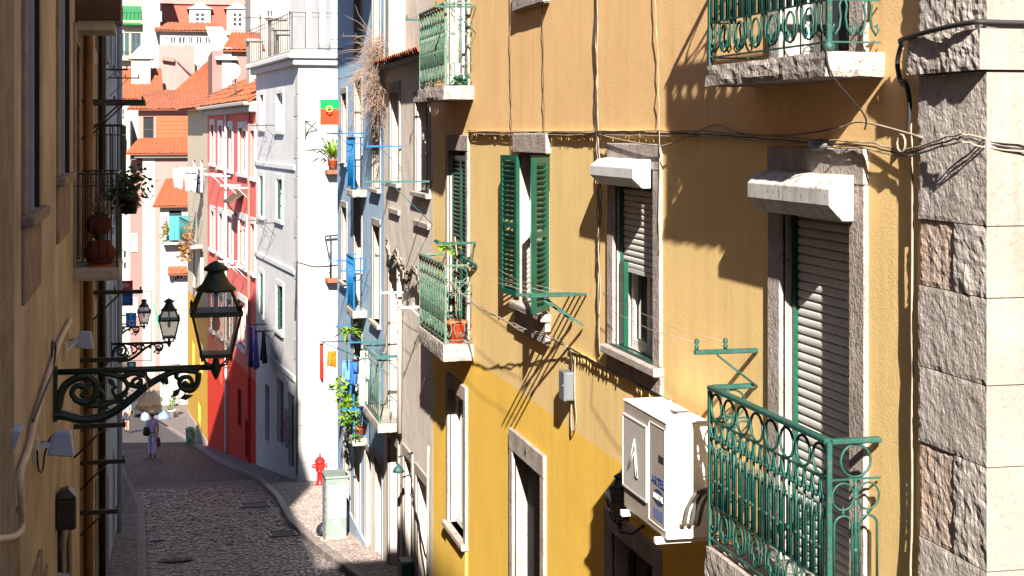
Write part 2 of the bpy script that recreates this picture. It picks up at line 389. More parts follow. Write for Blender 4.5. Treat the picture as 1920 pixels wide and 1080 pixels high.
def rail_panel(par, P, ang, L, H, mt, style='ornate', step=.105, endposts=True, r=.009, hr=.022):
    """one straight run of railing from P (world, floor level) along ang"""
    d = Vector((math.cos(ang), math.sin(ang), 0)); P = Vector(P); up = Vector((0,0,1))
    def at(s, z): return P + d*s + up*z
    q = MB(); q.bar(at(0,H), at(L,H), hr*2.2, hr*1.3); q.obj('handrail', mt, par, bevel=.006)
    zb = .05
    if style == 'ornate':
        z2 = H-.20; z1 = .27
        [MB().bar(at(0,z), at(L,z), .014, .010).obj('crossbar', mt, par) for z in (z2, z1, zb)]
        n = max(1, round(L/.21)); w = L/n
        for i in range(n): place('ring', ring_mesh(w*.42, .082, r*.95, mt), par, at(w*(i+.5), H-.11), ang)
        n = max(2, round(L/step)); w = L/n
        for i in range(1, n): place('baluster', bar_mesh(z2-z1, r, mt), par, at(w*i, z1), ang)
        for i in range(n):
            place('arch', arc_mesh(w*.86, .10, r*.8, mt), par, at(w*(i+.5), z2), ang)
            place('hoop', hoop_mesh(w*.5, .33, r*.8, mt), par, at(w*(i+.5), z1), ang)
        n = max(1, round(L/.24)); w = L/n
        for i in range(n):
            place('scroll', scroll_mesh(w*.95, z1-zb, r*.85, mt), par, at(w*(i+.5), zb), ang)
            if i: place('ring', ring_mesh(.06, .085, r*.8, mt), par, at(w*i, (z1+zb)/2), ang)
    elif style == 'side':
        z2 = H-.20; z1 = .27; m_ = L/2
        [MB().bar(at(0,z), at(L,z), .012, .009).obj('crossbar', mt, par) for z in (z2, z1, zb)]
        place('ring', ring_mesh(L*.30, .085, r*.8, mt), par, at(m_, H-.105), ang)
        place('baluster', bar_mesh(z2-z1, r, mt), par, at(m_, z1), ang)
        for s in (.25, .75):
            place('ring', ring_mesh(L*.22, .07, r*.7, mt), par, at(L*s, z2-.09), ang)
            place('hoop', hoop_mesh(L*.36, .34, r*.8, mt), par, at(L*s, z1), ang)
            place('scroll', scroll_mesh(L*.48, z1-zb, r*.8, mt), par, at(L*s, zb), ang)
    else:
        [MB().bar(at(0,z), at(L,z), .014, .010).obj('crossbar', mt, par) for z in ((H-.12, zb) if style == 'bars' else (zb,))]
        n = max(2, round(L/step)); w = L/n
        bm_ = _cache(('pb', round(H,3), r, mt.name), lambda: MB().tube([(0,0,0),(0,0,H-zb)], r, 4).mesh('baluster', mt))
        for i in range(1, n): place('baluster', bm_, par, at(w*i, zb), ang)
    if endposts:
        pm = _cache(('post', round(H,3), r, mt.name), lambda: MB().box((-.013,-.013,0),(.013,.013,H)).mesh('post', mt))
        place('post', pm, par, at(0,0), ang); place('post', pm, par, at(L,0), ang)

def balcony(fr, bld, u0, u1, dep, ztop, th, H, iron, style='ornate', slabm=None, inset=.03, step=.105, side='side', r=.009, hr=.022, lab=None):
    slabm = slabm or M_SLAB
    q = MB()
    nu_, no_, nz_ = max(6, int((u1-u0)/.07)), 6, 4     # stone slab with worn, uneven faces
    idx = {}
    def sv(i, j, k):
        if (i, j, k) not in idx:
            P = fr.p(u0+(u1-u0)*i/nu_, -.05+(dep+.05)*j/no_, ztop-th+th*k/nz_); e = (i in (0, nu_))+(j == no_)+(k in (0, nz_))
            d = mnoise_v(P*11)*.010 + mnoise_v(P*27)*.005
            if k == nz_: d.z *= .2
            if e >= 2: d += (fr.p((u0+u1)/2, dep*.4, ztop-th*.5)-P).normalized()*.012*(1+mnoise_v(P*6).x)
            idx[(i, j, k)] = len(q.v); q.v.append(P+d)
        return idx[(i, j, k)]
    def face(*c): q.f.append([sv(*x) for x in c]); q.mi.append(0); q.sm.append(False)
    for i in range(nu_):
        for j in range(no_): face((i,j,0),(i+1,j,0),(i+1,j+1,0),(i,j+1,0)); face((i,j,nz_),(i+1,j,nz_),(i+1,j+1,nz_),(i,j+1,nz_))
        for k in range(nz_): face((i,no_,k),(i+1,no_,k),(i+1,no_,k+1),(i,no_,k+1)); face((i,0,k),(i+1,0,k),(i+1,0,k+1),(i,0,k+1))
    for j in range(no_):
        for k in range(nz_): face((0,j,k),(0,j+1,k),(0,j+1,k+1),(0,j,k+1)); face((nu_,j,k),(nu_,j+1,k),(nu_,j+1,k+1),(nu_,j,k+1))
    b = q.obj('balcony', slabm, bld)
    if lab: b['label'] = lab
    o = dep - inset; Lf = u1 - u0 - 2*inset
    rail_panel(b, fr.p(u0+inset, o, ztop), fr.ang, Lf, H, iron, style, step, True, r, hr)
    an = math.atan2(fr.n.y, fr.n.x)
    for u in (u0+inset, u1-inset): rail_panel(b, fr.p(u, 0.01, ztop), an, o-.02, H, iron, side, step, False, r, hr)
    return b

def clothes_rack(fr, u0, u1, z, L, mt, label, narm=2, nline=3, lines=True, brace=True, group=None, w=.02):
    """hinged washing line: arms out from the wall with wires between"""
    t = empty('clothes_rack', fr.p((u0+u1)/2, 0, z), label, 'clothes rack', group)
    for u in ([u0, u1] if narm == 2 else [u0]):
        MB().bar(fr.p(u,0.0,z), fr.p(u,L,z), w, w*1.3).obj('arm', mt, t)
        if brace: MB().tube([fr.p(u,0.0,z-L*.62), fr.p(u,L*.62,z-.01)], w*.3, 5).obj('brace', mt, t)
        for k in range(2):
            c = fr.p(u, L*(.52+.44*k), z)
            MB().lathe([(.006,0),(.011,.012),(.006,.022),(.013,.045),(.004,.06)], c, 6).obj('peg', mt, t)
    if lines:
        for k in range(nline):
            o = L*(.35+.62*k/max(1,nline-1)); a = fr.p(u0,o,z+.012); b = fr.p(u1,o,z+.012)
            MB().tube([a.lerp(b, s/8)+Vector((0,0,-.03*math.sin(math.pi*s/8))) for s in range(9)], .0022, 4).obj('line', M_CABLEP, t)
    return t

def cable(name, pts, r, mt, label, cat='cable', wob=.0, n=6, group=None, parent=None):
    P = [Vector(p) for p in pts]; out = []
    for i in range(len(P)-1):
        p0 = P[max(i-1,0)]; p1 = P[i]; p2 = P[i+1]; p3 = P[min(i+2,len(P)-1)]
        for k in range(n):
            t = k/n; out.append(.5*((2*p1)+(p2-p0)*t+(2*p0-5*p1+4*p2-p3)*t*t+(3*p1-p0-3*p2+p3)*t**3) + Vector((random.uniform(-wob,wob),random.uniform(-wob,wob),random.uniform(-wob,wob))))
    out.append(P[-1])
    o = MB().tube(out, r, 5).obj(name, mt, parent, org=P[0] if parent is None else None)
    if parent is None: tag(o, label, cat, group)
    return o

def foliage(c, rad, n, size, mt, par, name='foliage', fl=.6, droop=0):
    q = MB(); c = Vector(c)
    cl = [Vector((random.gauss(0,1)*rad[0]*.5, random.gauss(0,1)*rad[1]*.5, random.gauss(0,1)*rad[2]*.5)) for _ in range(max(3, n//25))]
    for i in range(n):
        k = random.choice(cl); p = c + k + Vector((random.gauss(0,1)*rad[0], random.gauss(0,1)*rad[1], random.gauss(0,1)*rad[2]))*.28
        s = size*random.uniform(.6,1.3); d = Vector((random.uniform(-1,1), random.uniform(-1,1), random.uniform(-.7,.5)-droop)).normalized()
        e = d.orthogonal().normalized(); e.rotate(Matrix.Rotation(random.uniform(0,6.28), 3, d)); nn = d.cross(e)
        q.add([p, p+d*s*.5+e*s*.28*fl*1.6+nn*s*.05, p+d*s, p+d*s*.5-e*s*.28*fl*1.6+nn*s*.05], [(0,1,2),(0,2,3)])
    return q.obj(name, mt, par)

def pot(c, r, h, mt, par=None, name='pot'):
    q = MB(); q.lathe([(r*.68,0),(r*.95,h*.82),(r*1.08,h*.84),(r*1.08,h),(r*.95,h),(r*.9,h*.9),(.001,h*.9)], c, 18); return q.obj(name, mt, par)

def tile_roof(name, par, A, B, C, D, mt, pitch=.22, amp=.035, thick=.06, rows=0):
    """corrugated tile sheet: eave A->B, ridge D->C"""
    A,B,C,D = map(Vector, (A,B,C,D)); n = max(2, int((B-A).length/pitch)); per = 6; q = MB()
    nrm = (B-A).cross(D-A).normalized()
    if nrm.z < 0: nrm = -nrm
    nr = max(1, int(((D-A).length+(C-B).length)*.5/.42)); vs = []; rj = random.Random(3)
    for jj in range(2*nr):
        j = jj//2; tv = (j + (jj % 2)*.999)/nr; lift = .035*(1-jj % 2); wob = [rj.uniform(-.02,.02) for _ in range(n+1)]
        for i in range(n*per+1):
            tu = i/(n*per); p = A.lerp(B,tu).lerp(D.lerp(C,tu), tv); vs.append(p + nrm*(amp*abs(math.sin(math.pi*i/per)) + lift + wob[i//per]))
    w = n*per+1; fs = [(j*w+i, j*w+i+1, (j+1)*w+i+1, (j+1)*w+i) for j in range(2*nr-1) for i in range(w-1)]
    q.add(vs, fs); 
    q.hexa([A-nrm*thick, B-nrm*thick, C-nrm*thick, D-nrm*thick, A-nrm*.004, B-nrm*.004, C-nrm*.004, D-nrm*.004])
    return q.obj(name, mt, par)

def text_part(body, size, P, ux, uz, mt, par, name='lettering', ext=.0015, align='CENTER', sx=1.0):
    cu = bpy.data.curves.new('t', 'FONT'); cu.body = body; cu.size = size; cu.align_x = align; cu.align_y = 'CENTER'; cu.extrude = ext
    o = bpy.data.objects.new('t', cu); COL.objects.link(o); me = bpy.data.meshes.new_from_object(o); bpy.data.objects.remove(o); bpy.data.curves.remove(cu)
    ux = Vector(ux).normalized(); uz = Vector(uz).normalized(); nn = ux.cross(uz); org = ORG[par] if par is not None else Vector((0,0,0))
    for v in me.vertices: v.co = Vector(P) + ux*v.co.x*sx + uz*v.co.y + nn*v.co.z - org
    me.materials.clear(); me.materials.append(mt)
    return place(name, me, par, org)

def cloth(fr_p, W, H, mt, label, cat='laundry', name='garment', shape=None, ph=0.0, group=None, amp=.07, org=None):
    """hung cloth: fr_p(s,d,z) gives world; s 0..W along line, d out of plane, z down"""
    q = MB(); nu, nv = 12, 10; vs = []
    for j in range(nv+1):
        for i in range(nu+1):
            s = i/nu; t = j/nv; wx = shape(t) if shape else 1.0
            vs.append(fr_p(W*(.5+(s-.5)*wx), amp*t*math.sin(s*9+ph+t*1.5)+.012*math.sin(s*23+ph), -H*t*(1-.06*math.sin(s*3.1+ph))))
    w = nu+1; q.add(vs, [(j*w+i, j*w+i+1, (j+1)*w+i+1, (j+1)*w+i) for j in range(nv) for i in range(nu)], 0, True)
    o = q.obj(name, mt, None, org=vs[0]); so = o.modifiers.new('th','SOLIDIFY'); so.thickness = .006
    return tag(o, label, cat, group)
# ---------------------------------------------------------------- ground: one terrain sheet, street, pavements
from mathutils import noise as mnoise
M_COB = mat('cobble_setts', (.070, .054, .054), (.115, .09, .088), nscale=9, rough=.75, spec=.35, vor=.03, vscale=9, bump=.006, bscale=40, speck=.35, spc=(.19, .155, .145), spscale=12)
M_ASPH = mat('worn_asphalt', (.045, .038, .04), (.07, .058, .058), nscale=6, rough=.85, spec=.3, bump=.012, bscale=30, speck=.3, spc=(.13, .11, .10), spscale=18)
M_CALC = mat('pavement_calcada', (.19, .155, .138), (.14, .112, .10), nscale=7, rough=.8, spec=.2, vor=.012, vscale=16, bump=.006, bscale=50)
M_KERB = mat('kerb_stone', (.25, .215, .195), (.17, .14, .13), nscale=5, rough=.85, bump=.008, bscale=30)
M_SOIL = mat('hill_ground', (.16, .12, .09), (.22, .17, .13), nscale=.2, rough=.95)
def polyx(T):
    def f(Y):
        for (y0, x0), (y1, x1) in zip(T, T[1:]):
            if Y <= y1: return x0 + (x1-x0)*(Y-y0)/(y1-y0)
        return T[-1][1]
    return f
KL = polyx([(-80,-.15),(26,-.15),(38,-.29),(59,-1.36),(85,-2.6),(104,-9)])
KR = polyx([(-80,3.05),(24,3.05),(28,2.85),(33,2.72),(39,2.9),(45,2.85),(55,2.1),(84,.6),(104,-.5)])
def hill(Y):
    if Y < 110: return zg(Y) - .25
    return zg(110) - .25 + (Y-110)*.22 if Y < 260 else zg(110) + 33
q = MB(); Ys = [-300,-80,-40,0,20,40,60,80,100,110,130,160,200,260,500,1500]; Xs = [-800,-200,-60,-20,-5,5,20,60,200,800]
q.add([(x, y, hill(y) if y > -80 else hill(-80)) for y in Ys for x in Xs], [(j*10+i, j*10+i+1, (j+1)*10+i+1, (j+1)*10+i) for j in range(len(Ys)-1) for i in range(9)])
tag(q.obj('ground', M_SOIL), kind='structure')
def strip(name, xa, xb, y0, y1, dz, mt, step=1.5, kind='structure', nx=4):
    q = MB(); n = max(2, int((y1-y0)/step)); vs = []
    for j in range(n+1):
        y = y0+(y1-y0)*j/n; a, b = xa(y), xb(y)
        for i in range(nx+1): vs.append((a+(b-a)*i/nx, y, zg(y)+dz))
    q.add(vs, [(j*(nx+1)+i, j*(nx+1)+i+1, (j+1)*(nx+1)+i+1, (j+1)*(nx+1)+i) for j in range(n) for i in range(nx)])
    return tag(q.obj(name, mt), kind=kind)
street_o = strip('street', lambda y: KL(y)-.3, lambda y: KR(y)+.3, -60, 104, 0.0, M_COB)
strip('asphalt_patch', lambda y: KL(y)+.02, lambda y: KR(y)-.45, 2, 20, .004, M_ASPH)
strip('asphalt_lane', KL, KR, 46.2, 104, .004, M_ASPH)
strip('stone_crossing_band', KL, KR, 44.2, 46.15, .005, M_CALC)
PAVE = [strip('pavement', lambda y: -.85 if y < 33.7 else KL(y)-6, lambda y: KL(y)-.14, -60, 104, .11, M_CALC)]
PAVE.append(strip('pavement', lambda y: KR(y)+.14, lambda y: 3.75 if y < 32.6 else 14, -60, 104, .11, M_CALC))
strip('crossroad', lambda y: -40.0, lambda y: 40.0, 104, 112, .0, M_COB)
# kerbs: one stone after another, children of their kerb
def kerb(name, K, side, y0, y1):
    e = empty(name, (K(y0), y0, zg(y0))); e['kind'] = 'structure'; y = y0
    while y < y1:
        l = random.uniform(.8, 1.25); a, b = y+.006, y+l-.006
        def P(yy, d, h): return (K(yy)+side*d, yy, zg(yy)+h)
        MB().hexa([P(a,0,-.1),P(a,.16,-.1),P(b,.16,-.1),P(b,0,-.1),P(a,0,.125),P(a,.16,.125),P(b,.16,.125),P(b,0,.125)]).obj('kerb_stone', M_KERB, e, bevel=.012)
        y += l
kerb('kerb', KL, -1, 22, 80); kerb('kerb', KR, 1, 22, 84)
# laid setts: real stones, too small to pick apart singly at this distance
def sett_mat(name, c1, c2, c3, rough):
    m = mat(name, c1, c2, nscale=1.2, rough=rough, spec=.45, bump=.004, bscale=60); nt = m.node_tree; b = nt.nodes['Principled BSDF']
    src = b.inputs['Base Color'].links[0].from_socket; g = _n(nt, 'ShaderNodeNewGeometry'); r = _n(nt, 'ShaderNodeMapRange'); r.inputs[1].default_value = .25; nt.links.new(g.outputs['Random Per Island'], r.inputs[0])
    x = _n(nt, 'ShaderNodeMix', data_type='RGBA'); nt.links.new(r.outputs[0], x.inputs[0]); nt.links.new(src, x.inputs[6]); x.inputs[7].default_value = (*c3, 1); nt.links.new(x.outputs[2], b.inputs['Base Color'])
    return m
def setts(name, xa, xb, y0, y1, dz, s, mt, parent, jz=.009, tilt=.10):
    rng = random.Random(5); q = MB(); y = y0; r_ = 0; up = Vector((0,0,1)); along = Vector((0,1,-.145))
    vs = []; fs = []
    while y < y1:
        x = xa(y) + (s*.5 if r_ % 2 else 0) + rng.uniform(-.02,.02); e = xb(y)
        while x < e:
            w = s*rng.uniform(.75,1.15); l = s*rng.uniform(.82,.92); h = dz+rng.uniform(-jz,jz); ta, tb = rng.uniform(-tilt,tilt), rng.uniform(-tilt,tilt); b = len(vs); g = .006; cx, cy = x+w/2, y+l/2
            for k, (ex, ey, dn) in enumerate(((-1,-1,1),(1,-1,1),(1,1,1),(-1,1,1),(-1,-1,0),(1,-1,0),(1,1,0),(-1,1,0))):
                sh = 1.0 if dn else .80
                px_, py_ = ex*(w/2-g)*sh, ey*(l/2-g)*sh
                yy = cy+py_; vs.append((cx+px_, yy, zg(yy)+(dz-.035 if dn else h+px_*ta+py_*tb)))
            fs += [(b+4,b+5,b+6,b+7),(b,b+1,b+5,b+4),(b+1,b+2,b+6,b+5),(b+2,b+3,b+7,b+6),(b+3,b,b+4,b+7)]
            x += w
        y += s; r_ += 1
    me = bpy.data.meshes.new(name); me.from_pydata(vs, [], fs); me.materials.append(mt); o = place(name, me, parent, (0,0,0)); o['kind'] = 'stuff'; return o
M_SETT = sett_mat('basalt_sett', (.098,.068,.062), (.14,.10,.09), (.23,.18,.16), .45)
M_CSET = sett_mat('limestone_sett', (.15,.115,.102), (.20,.16,.142), (.27,.22,.20), .75)
setts('setts', lambda y: KL(y)+.01, lambda y: KR(y)-.02, 29.3, 44.2, .012, .105, M_SETT, street_o)
setts('setts', lambda y: KL(y)+.01, lambda y: KR(y)-.02, 20, 29.28, .008, .115, sett_mat('dark_basalt_sett', (.058,.042,.04), (.085,.064,.06), (.12,.092,.085), .45), street_o, jz=.006, tilt=.07)
setts('setts', lambda y: KL(y)+.01, lambda y: KR(y)-.02, 46.2, 66, .006, .14, mat('dark_setts', (.05,.042,.043), (.07,.06,.06), nscale=2, rough=.6, spec=.4), street_o, jz=.004, tilt=.04)
setts('setts', lambda y: -.8, lambda y: KL(y)-.16, 20, 44, .12, .10, M_CSET, PAVE[0], jz=.004, tilt=.05)
setts('setts', lambda y: KR(y)+.16, lambda y: 3.7 if y < 32.4 else 4.7, 20, 46, .12, .10, M_CSET, PAVE[1], jz=.004, tilt=.05)
# manhole, gratings in the street
def cover(px, py, w, d, label, kind):
    P = on_ground(px, py)+Vector((0,0,.022)); t = empty('drain_cover', P, label, 'manhole' if kind == 'round' else 'drain')
    tilt = Vector((0, 1, -.145)).normalized()
    def G(a, b, h): return P + Vector((a,0,0)) + tilt*b + Vector((0,0,h))
    if kind == 'round':
        n = 28
        for r0, r1, h in ((w*.46, w*.5, .016), (w*.16, w*.24, .016)):
            q = MB()
            vs = [G(r*math.cos(2*math.pi*k/n), r*math.sin(2*math.pi*k/n), h) for r in (r0, r1) for k in range(n)]
            q.add(vs, [(k, (k+1)%n, n+(k+1)%n, n+k) for k in range(n)])
            q.obj('rim', M_KERB, t)
        q = MB(); q.add([G(w*.46*math.cos(2*math.pi*k/n), w*.46*math.sin(2*math.pi*k/n), .012) for k in range(n)], [tuple(range(n))]); q.obj('lid', M_ASPH, t)
    else:
        q = MB(); 
        for a0, a1, b0, b1 in ((-w/2,-w/2+.04,-d/2,d/2),(w/2-.04,w/2,-d/2,d/2),(-w/2,w/2,-d/2-.03,-d/2),(-w/2,w/2,d/2,d/2+.03)):
            q.hexa([G(a0,b0,0),G(a1,b0,0),G(a1,b1,0),G(a0,b1,0),G(a0,b0,.02),G(a1,b0,.02),G(a1,b1,.02),G(a0,b1,.02)])
        q.obj('frame', M_GREY, t)
        q = MB(); q.quad(G(-w/2,-d/2,.006),G(w/2,-d/2,.006),G(w/2,d/2,.006),G(-w/2,d/2,.006)); q.obj('pit', M_DARK if kind == 'grate' else M_ASPH, t)
        if kind == 'grate':
            for k in range(6):
                a = -w/2+w*(k+.5)/6
                q = MB(); q.hexa([G(a-.018,-d/2,.006),G(a+.018,-d/2,.006),G(a+.018,d/2,.006),G(a-.018,d/2,.006),G(a-.018,-d/2,.018),G(a+.018,-d/2,.018),G(a+.018,d/2,.018),G(a-.018,d/2,.018)]); q.obj('grate_bar', M_KERB, t)
cover(330, 1052, .66, .6, 'round iron manhole cover with pale rim near the left kerb', 'round')
cover(295, 1012, .26, .8, 'small slotted drain grating against the left kerb', 'grate')
cover(478, 949, .7, 1.1, 'dark rectangular cover in the cobbles right of the street middle', 'plate')
cover(530, 1003, .55, .9, 'dark rectangular cover at the edge of the street shadow', 'plate')

# ---------------------------------------------------------------- the yellow building on the right
YF = Fr((3.7, 0, 0), (0, 1, 0), (-1, 0, 0))
yb = empty('yellow_building', (3.7, 14, zg(14)), 'yellow and ochre plastered building with green iron balconies and a stone corner at right', 'building')
Y0, YQ, Y1 = YF.hit(1850, 0, .05)[0], YF.hit(1725, 0, .04)[0], 20.92
h_door = (7.80, 8.76, -2.60, -.28, .17, 2); h_udoor = (7.80, 8.76, .42, 2.75, .17, 2)
h_w2 = (11.22, 12.27, -1.76, -.28, .17, 2); h_w1 = (14.47, 15.72, -1.74, -.20, .17, 2); h_uw1 = (14.5, 15.7, 1.7, 3.2, .17, 2)
h_b2 = (18.50, 19.72, -2.50, -.22, .17, 2); h_b1 = (18.50, 19.72, .56, 2.9, .17, 2)
h_low = (18.62, 19.66, -5.02, -3.28, .17, 2); h_14 = (14.74, 15.95, -6.4, -3.36, .18, 2); h_low2 = (11.22, 12.35, -4.9, -3.30, .17, 2)
h_sh = (8.4, 9.6, -5.2, -3.4, .17, 2)
H_ = [h_door, h_udoor, h_w2, h_w1, h_uw1, h_b2, h_b1, h_low, h_14, h_low2, h_sh]
wall_mesh(YF, YQ, Y1, -8.5, 9.0, H_, thick=7).obj('wall', [M_FAC, M_DARK, M_STONE], yb)
MB().fbox(YF, Y0-.05, Y1, -7.2, .25, 9.0, 9.3).obj('cornice', M_SMST, yb, bevel=.03)
# quoin blocks: rough on the street side, smooth ashlar on the return
def quoin(u0, u1, z0, z1, o0, o1, mats, amp=.010, front=True, nu=12, nz=12):
    nu = max(10, int((u1-u0)/.022)); nz = min(40, max(10, int((z1-z0)/.022))); q = MB(); g = .0025; u0 += g*.3; u1 -= g*0; z0 += g; z1 -= g; vs = []
    ch = .007
    for j in range(nz+1):
        for i in range(nu+1):
            a = u0+(u1-u0)*i/nu; z = z0+(z1-z0)*j/nz; p = YF.p(a, o1, z)
            e = min(i, nu-i, j, nz-j)
            d = amp*(.5*mnoise.noise(p*9)+.7*mnoise.noise(p*27+Vector((7,1,3)))+.3*mnoise.noise(p*3.1)) - (ch*.35*(1+mnoise.noise(p*11)) if e == 0 and i > 0 else 0)
            if i == 0: d *= .3
            vs.append(YF.p(a, o1+d, z))
    w = nu+1; q.add(vs, [(j*w+i, j*w+i+1, (j+1)*w+i+1, (j+1)*w+i) for j in range(nz) for i in range(nu)], 0, False)
    b0 = len(q.v); 
    back = [YF.p(a, o0, z) for a, z in ((u0,z0),(u1,z0),(u1,z1),(u0,z1))]; q.v += back
    c = [0, nu, nz*w+nu, nz*w]
    ring = [list(range(0, nu+1)), [j*w+nu for j in range(nz+1)], [nz*w+i for i in range(nu, -1, -1)], [j*w for j in range(nz, -1, -1)]]
    for k in range(4):
        q.f.append(ring[k] + [b0+(k+1)%4, b0+k]); q.mi.append(1); q.sm.append(False)
    return q.obj('quoin_block', mats, yb)
Q = [(-8.5,-6.5),(-6.5,-5.2),(-5.2,-4.0),(-4.0,-3.1),(-3.1,-2.45),(-2.45,-1.98),(-1.98,-1.51),(-1.51,-1.14),(-1.14,-.745),(-.745,-.42),(-.42,.285)]
for k, (a, b) in enumerate(Q):
    if k in (6, 9):
        quoin(Y0+.30, YQ, a, b, -.25, .040, [M_PINKST, M_SMST], amp=.008); quoin(Y0, Y0+.30, a, b, -1.1, .050, [M_ROUGH, M_SMST])
    else: quoin(Y0, YQ, a, b, -1.1 if k % 2 else -1.5, .050, [M_ROUGH, M_SMST], amp=.0045)
    x0 = -1.1 if k % 2 or k in (6, 9) else -1.5
    MB().fbox(YF, Y0+.004, Y0+.5, -3.4, x0-.004, a+.004, b-.004).obj('ashlar_block', M_SMST, yb, bevel=.006)
quoin(Y0-.02, YQ+.03, .285, .475, -1.2, .095, [M_ROUGH, M_SMST], amp=.012)
MB().fbox(YF, Y0-.02, Y0+.5, -3.4, -1.204, .285, .475).obj('ashlar_block', M_SMST, yb, bevel=.006)
quoin(Y0, YQ, .475, 1.3, -1.4, .05, [M_ROUGH, M_SMST]); quoin(Y0, YQ, 1.3, 9.0, -1.4, .05, [M_ROUGH, M_SMST])
MB().fbox(YF, Y0+.004, Y0+.5, -3.4, -1.404, .479, 8.99).obj('ashlar_block', M_SMST, yb)
MB().fbox(YF, Y0+.1, YQ, -7, -3.3, -8.5, 9.0).obj('wall', M_SMST, yb)
# openings
surround(YF, yb, h_door, w=.19, proud=.028, m=M_STONE, sill=False, lint=.20)
surround(YF, yb, h_udoor, w=.19, proud=.028, m=M_STONE, sill=False)
surround(YF, yb, h_w2, w=.17, proud=.028, lint=.20); MB().fbox(YF, 11.03, 12.46, -.02, .026, -1.98, -1.83).obj('stone_apron', M_STONE, yb, bevel=.008)
MB().fbox(YF, 14.42, 15.85, -.02, .05, -.20, 0.0).obj('stone_lintel', M_STONE, yb, bevel=.01)
MB().fbox(YF, 14.42, 15.80, -.12, .10, -1.82, -1.745).obj('stone_sill', M_STONE, yb, bevel=.01)
MB().fbox(YF, 14.45, 15.76, -.02, .045, -2.05, -1.823).obj('stone_apron', M_STONE, yb, bevel=.012)
MB().fbox(YF, 14.44, 15.80, -.02, .07, 1.26, 1.62).obj('stone_apron', M_STONE, yb, bevel=.02, sub=3, jit=.004)
surround(YF, yb, h_b2, w=.13, proud=.03, sill=False); surround(YF, yb, h_b1, w=.13, proud=.03, sill=False)
surround(YF, yb, h_low, w=.14, proud=.035, lint=.18); surround(YF, yb, h_low2, w=.17, proud=.03, lint=.17)
surround(YF, yb, h_14, w=.15, proud=.035, sill=False, lint=.22); surround(YF, yb, h_sh, w=.15, proud=.03)
# near balcony door: roller shutter right down, dirty housing
roller(YF, yb, 7.80, 8.76, -.46, -2.60, -.09, .0535, M_ROLL); roller_box(YF, yb, 7.72, 8.90, -.225, -.475, .175, M_BOXD, .03)
casement(YF, yb, 7.85, 8.72, .42, 2.7, -.10, M_WHITE, 2, 2)
# window two: shutter half way, green left curtain board and white casement
roller(YF, yb, 11.22, 12.27, -.44, -1.10, -.07, .05, M_ROLL); roller_box(YF, yb, 11.24, 12.42, -.20, -.42, .175, M_BOXW, .03)
casement(YF, yb, 11.26, 12.22, -1.76, -.45, -.125, M_WHITE, 2, 1, fw=.07)
MB().fbox(YF, 12.10, 12.225, -.06, -.02, -1.74, -1.05).obj('side_board', M_SHUT, yb)
q = MB(); q.fbox(YF, 11.2, 12.3, -.01, .03, -1.755, -1.735); q.obj('sill_rail', M_SHUT, yb)
# window one: louvred shutters folded open
w1 = casement(YF, yb, 14.52, 15.68, -1.74, -.22, -.10, M_WHITE, 2, 1, fw=.08)
sm = louvre_mesh(.50, 1.47, M_SHUT, 26)
place('shutter', sm, w1, YF.p(15.66, .035, -1.70), math.radians(90+7))
place('shutter', louvre_mesh(.34, 1.47, M_SHUT, 26), w1, YF.p(14.42, .035, -1.70), math.radians(-90-38))
casement(YF, yb, 14.55, 15.65, 1.72, 3.18, -.1, M_WHITE, 2, 2)
# balcony doors on the far balconies
d2 = casement(YF, yb, 18.53, 19.70, -2.5, -.25, -.13, M_SHUT, 2, 2)
for u, a in ((18.52, 90), (19.12, 90)): place('shutter', louvre_mesh(.585, 2.2, M_SHUT, 40), d2, YF.p(u, -.05, -2.48), math.radians(a))
d1 = casement(YF, yb, 18.53, 19.70, .56, 2.85, -.06, M_WHITE, 2, 2, fw=.1)
casement(YF, yb, 18.64, 19.64, -5.0, -3.3, -.07, M_WHITE, 2, 1, fw=.09)
MB().fbox(YF, 18.5, 19.8, -.02, .03, -5.75, -5.09).obj('panel_below_window', M_FAC, yb)
casement(YF, yb, 11.26, 12.3, -4.88, -3.33, -.12, M_WOOD, 2, 2)
MB().fbox(YF, 14.76, 15.93, -.17, -.13, -6.4, -3.37).obj('door', M_DARK, yb, bevel=.005)
text_part('14', .14, YF.p(15.34, .037, -3.25), (0,-1,0), (0,0,1), M_DARK, yb, 'house_number', sx=.8)
casement(YF, yb, 8.44, 9.56, -5.2, -3.43, -.1, M_WHITE)
# balconies
ub = YF.hit(1320, 0, .33)[0]
lowb = balcony(YF, yb, 7.42, ub, .33, -2.60, .22, 1.0, M_IRON, 'ornate', M_SLAB, lab='near green iron balcony in front of the closed roller shutter')
upb = balcony(YF, yb, 7.42, ub, .33, .425, .13, 1.0, M_IRON, 'ornate', M_SLAB, lab='stone balcony slab with green railing cut by the top edge')
for b_, z in ((lowb, -2.6), (upb, .425)): MB().lathe([(.004,-.02),(.03,.005),(.035,.03),(.018,.05),(.012,.07)], YF.p(7.45, .30, z-.0), 12).obj('foot_ball', M_IRON, b_)
uf = YF.hit(783, 0, .37)[0]
balcony(YF, yb, 18.12, uf, .37, -2.52, .2, .94, M_IROND, 'ornate', M_SLAB, lab='weathered green balcony with the orange pot', step=.17)
bt = balcony(YF, yb, 18.12, uf, .37, .57, .165, .98, M_IROND, 'ornate', M_SLAB, lab='weathered green balcony at the top beside the beige building', step=.13)
# green mesh netting tied inside two balconies
def netting(bal, z, H):
    q = MB(); n = 22; k = 14
    P = [[YF.p(18.17+(uf-18.12-.1)*i/n, .325+.012*math.sin(i*1.9+j*.8), z+.24+(H-.42)*j/k) for i in range(n+1)] for j in range(k+1)]
    for j in range(k):
        for i in range(n):
            if random.random() < .62: q.quad(P[j][i], P[j][i+1], P[j+1][i+1], P[j+1][i])
    return q.obj('netting', mat('green_netting', (.03, .30, .19), (.10, .32, .22), nscale=12, rough=.8, transl=.4), bal)
netting(bt, .57, .98)
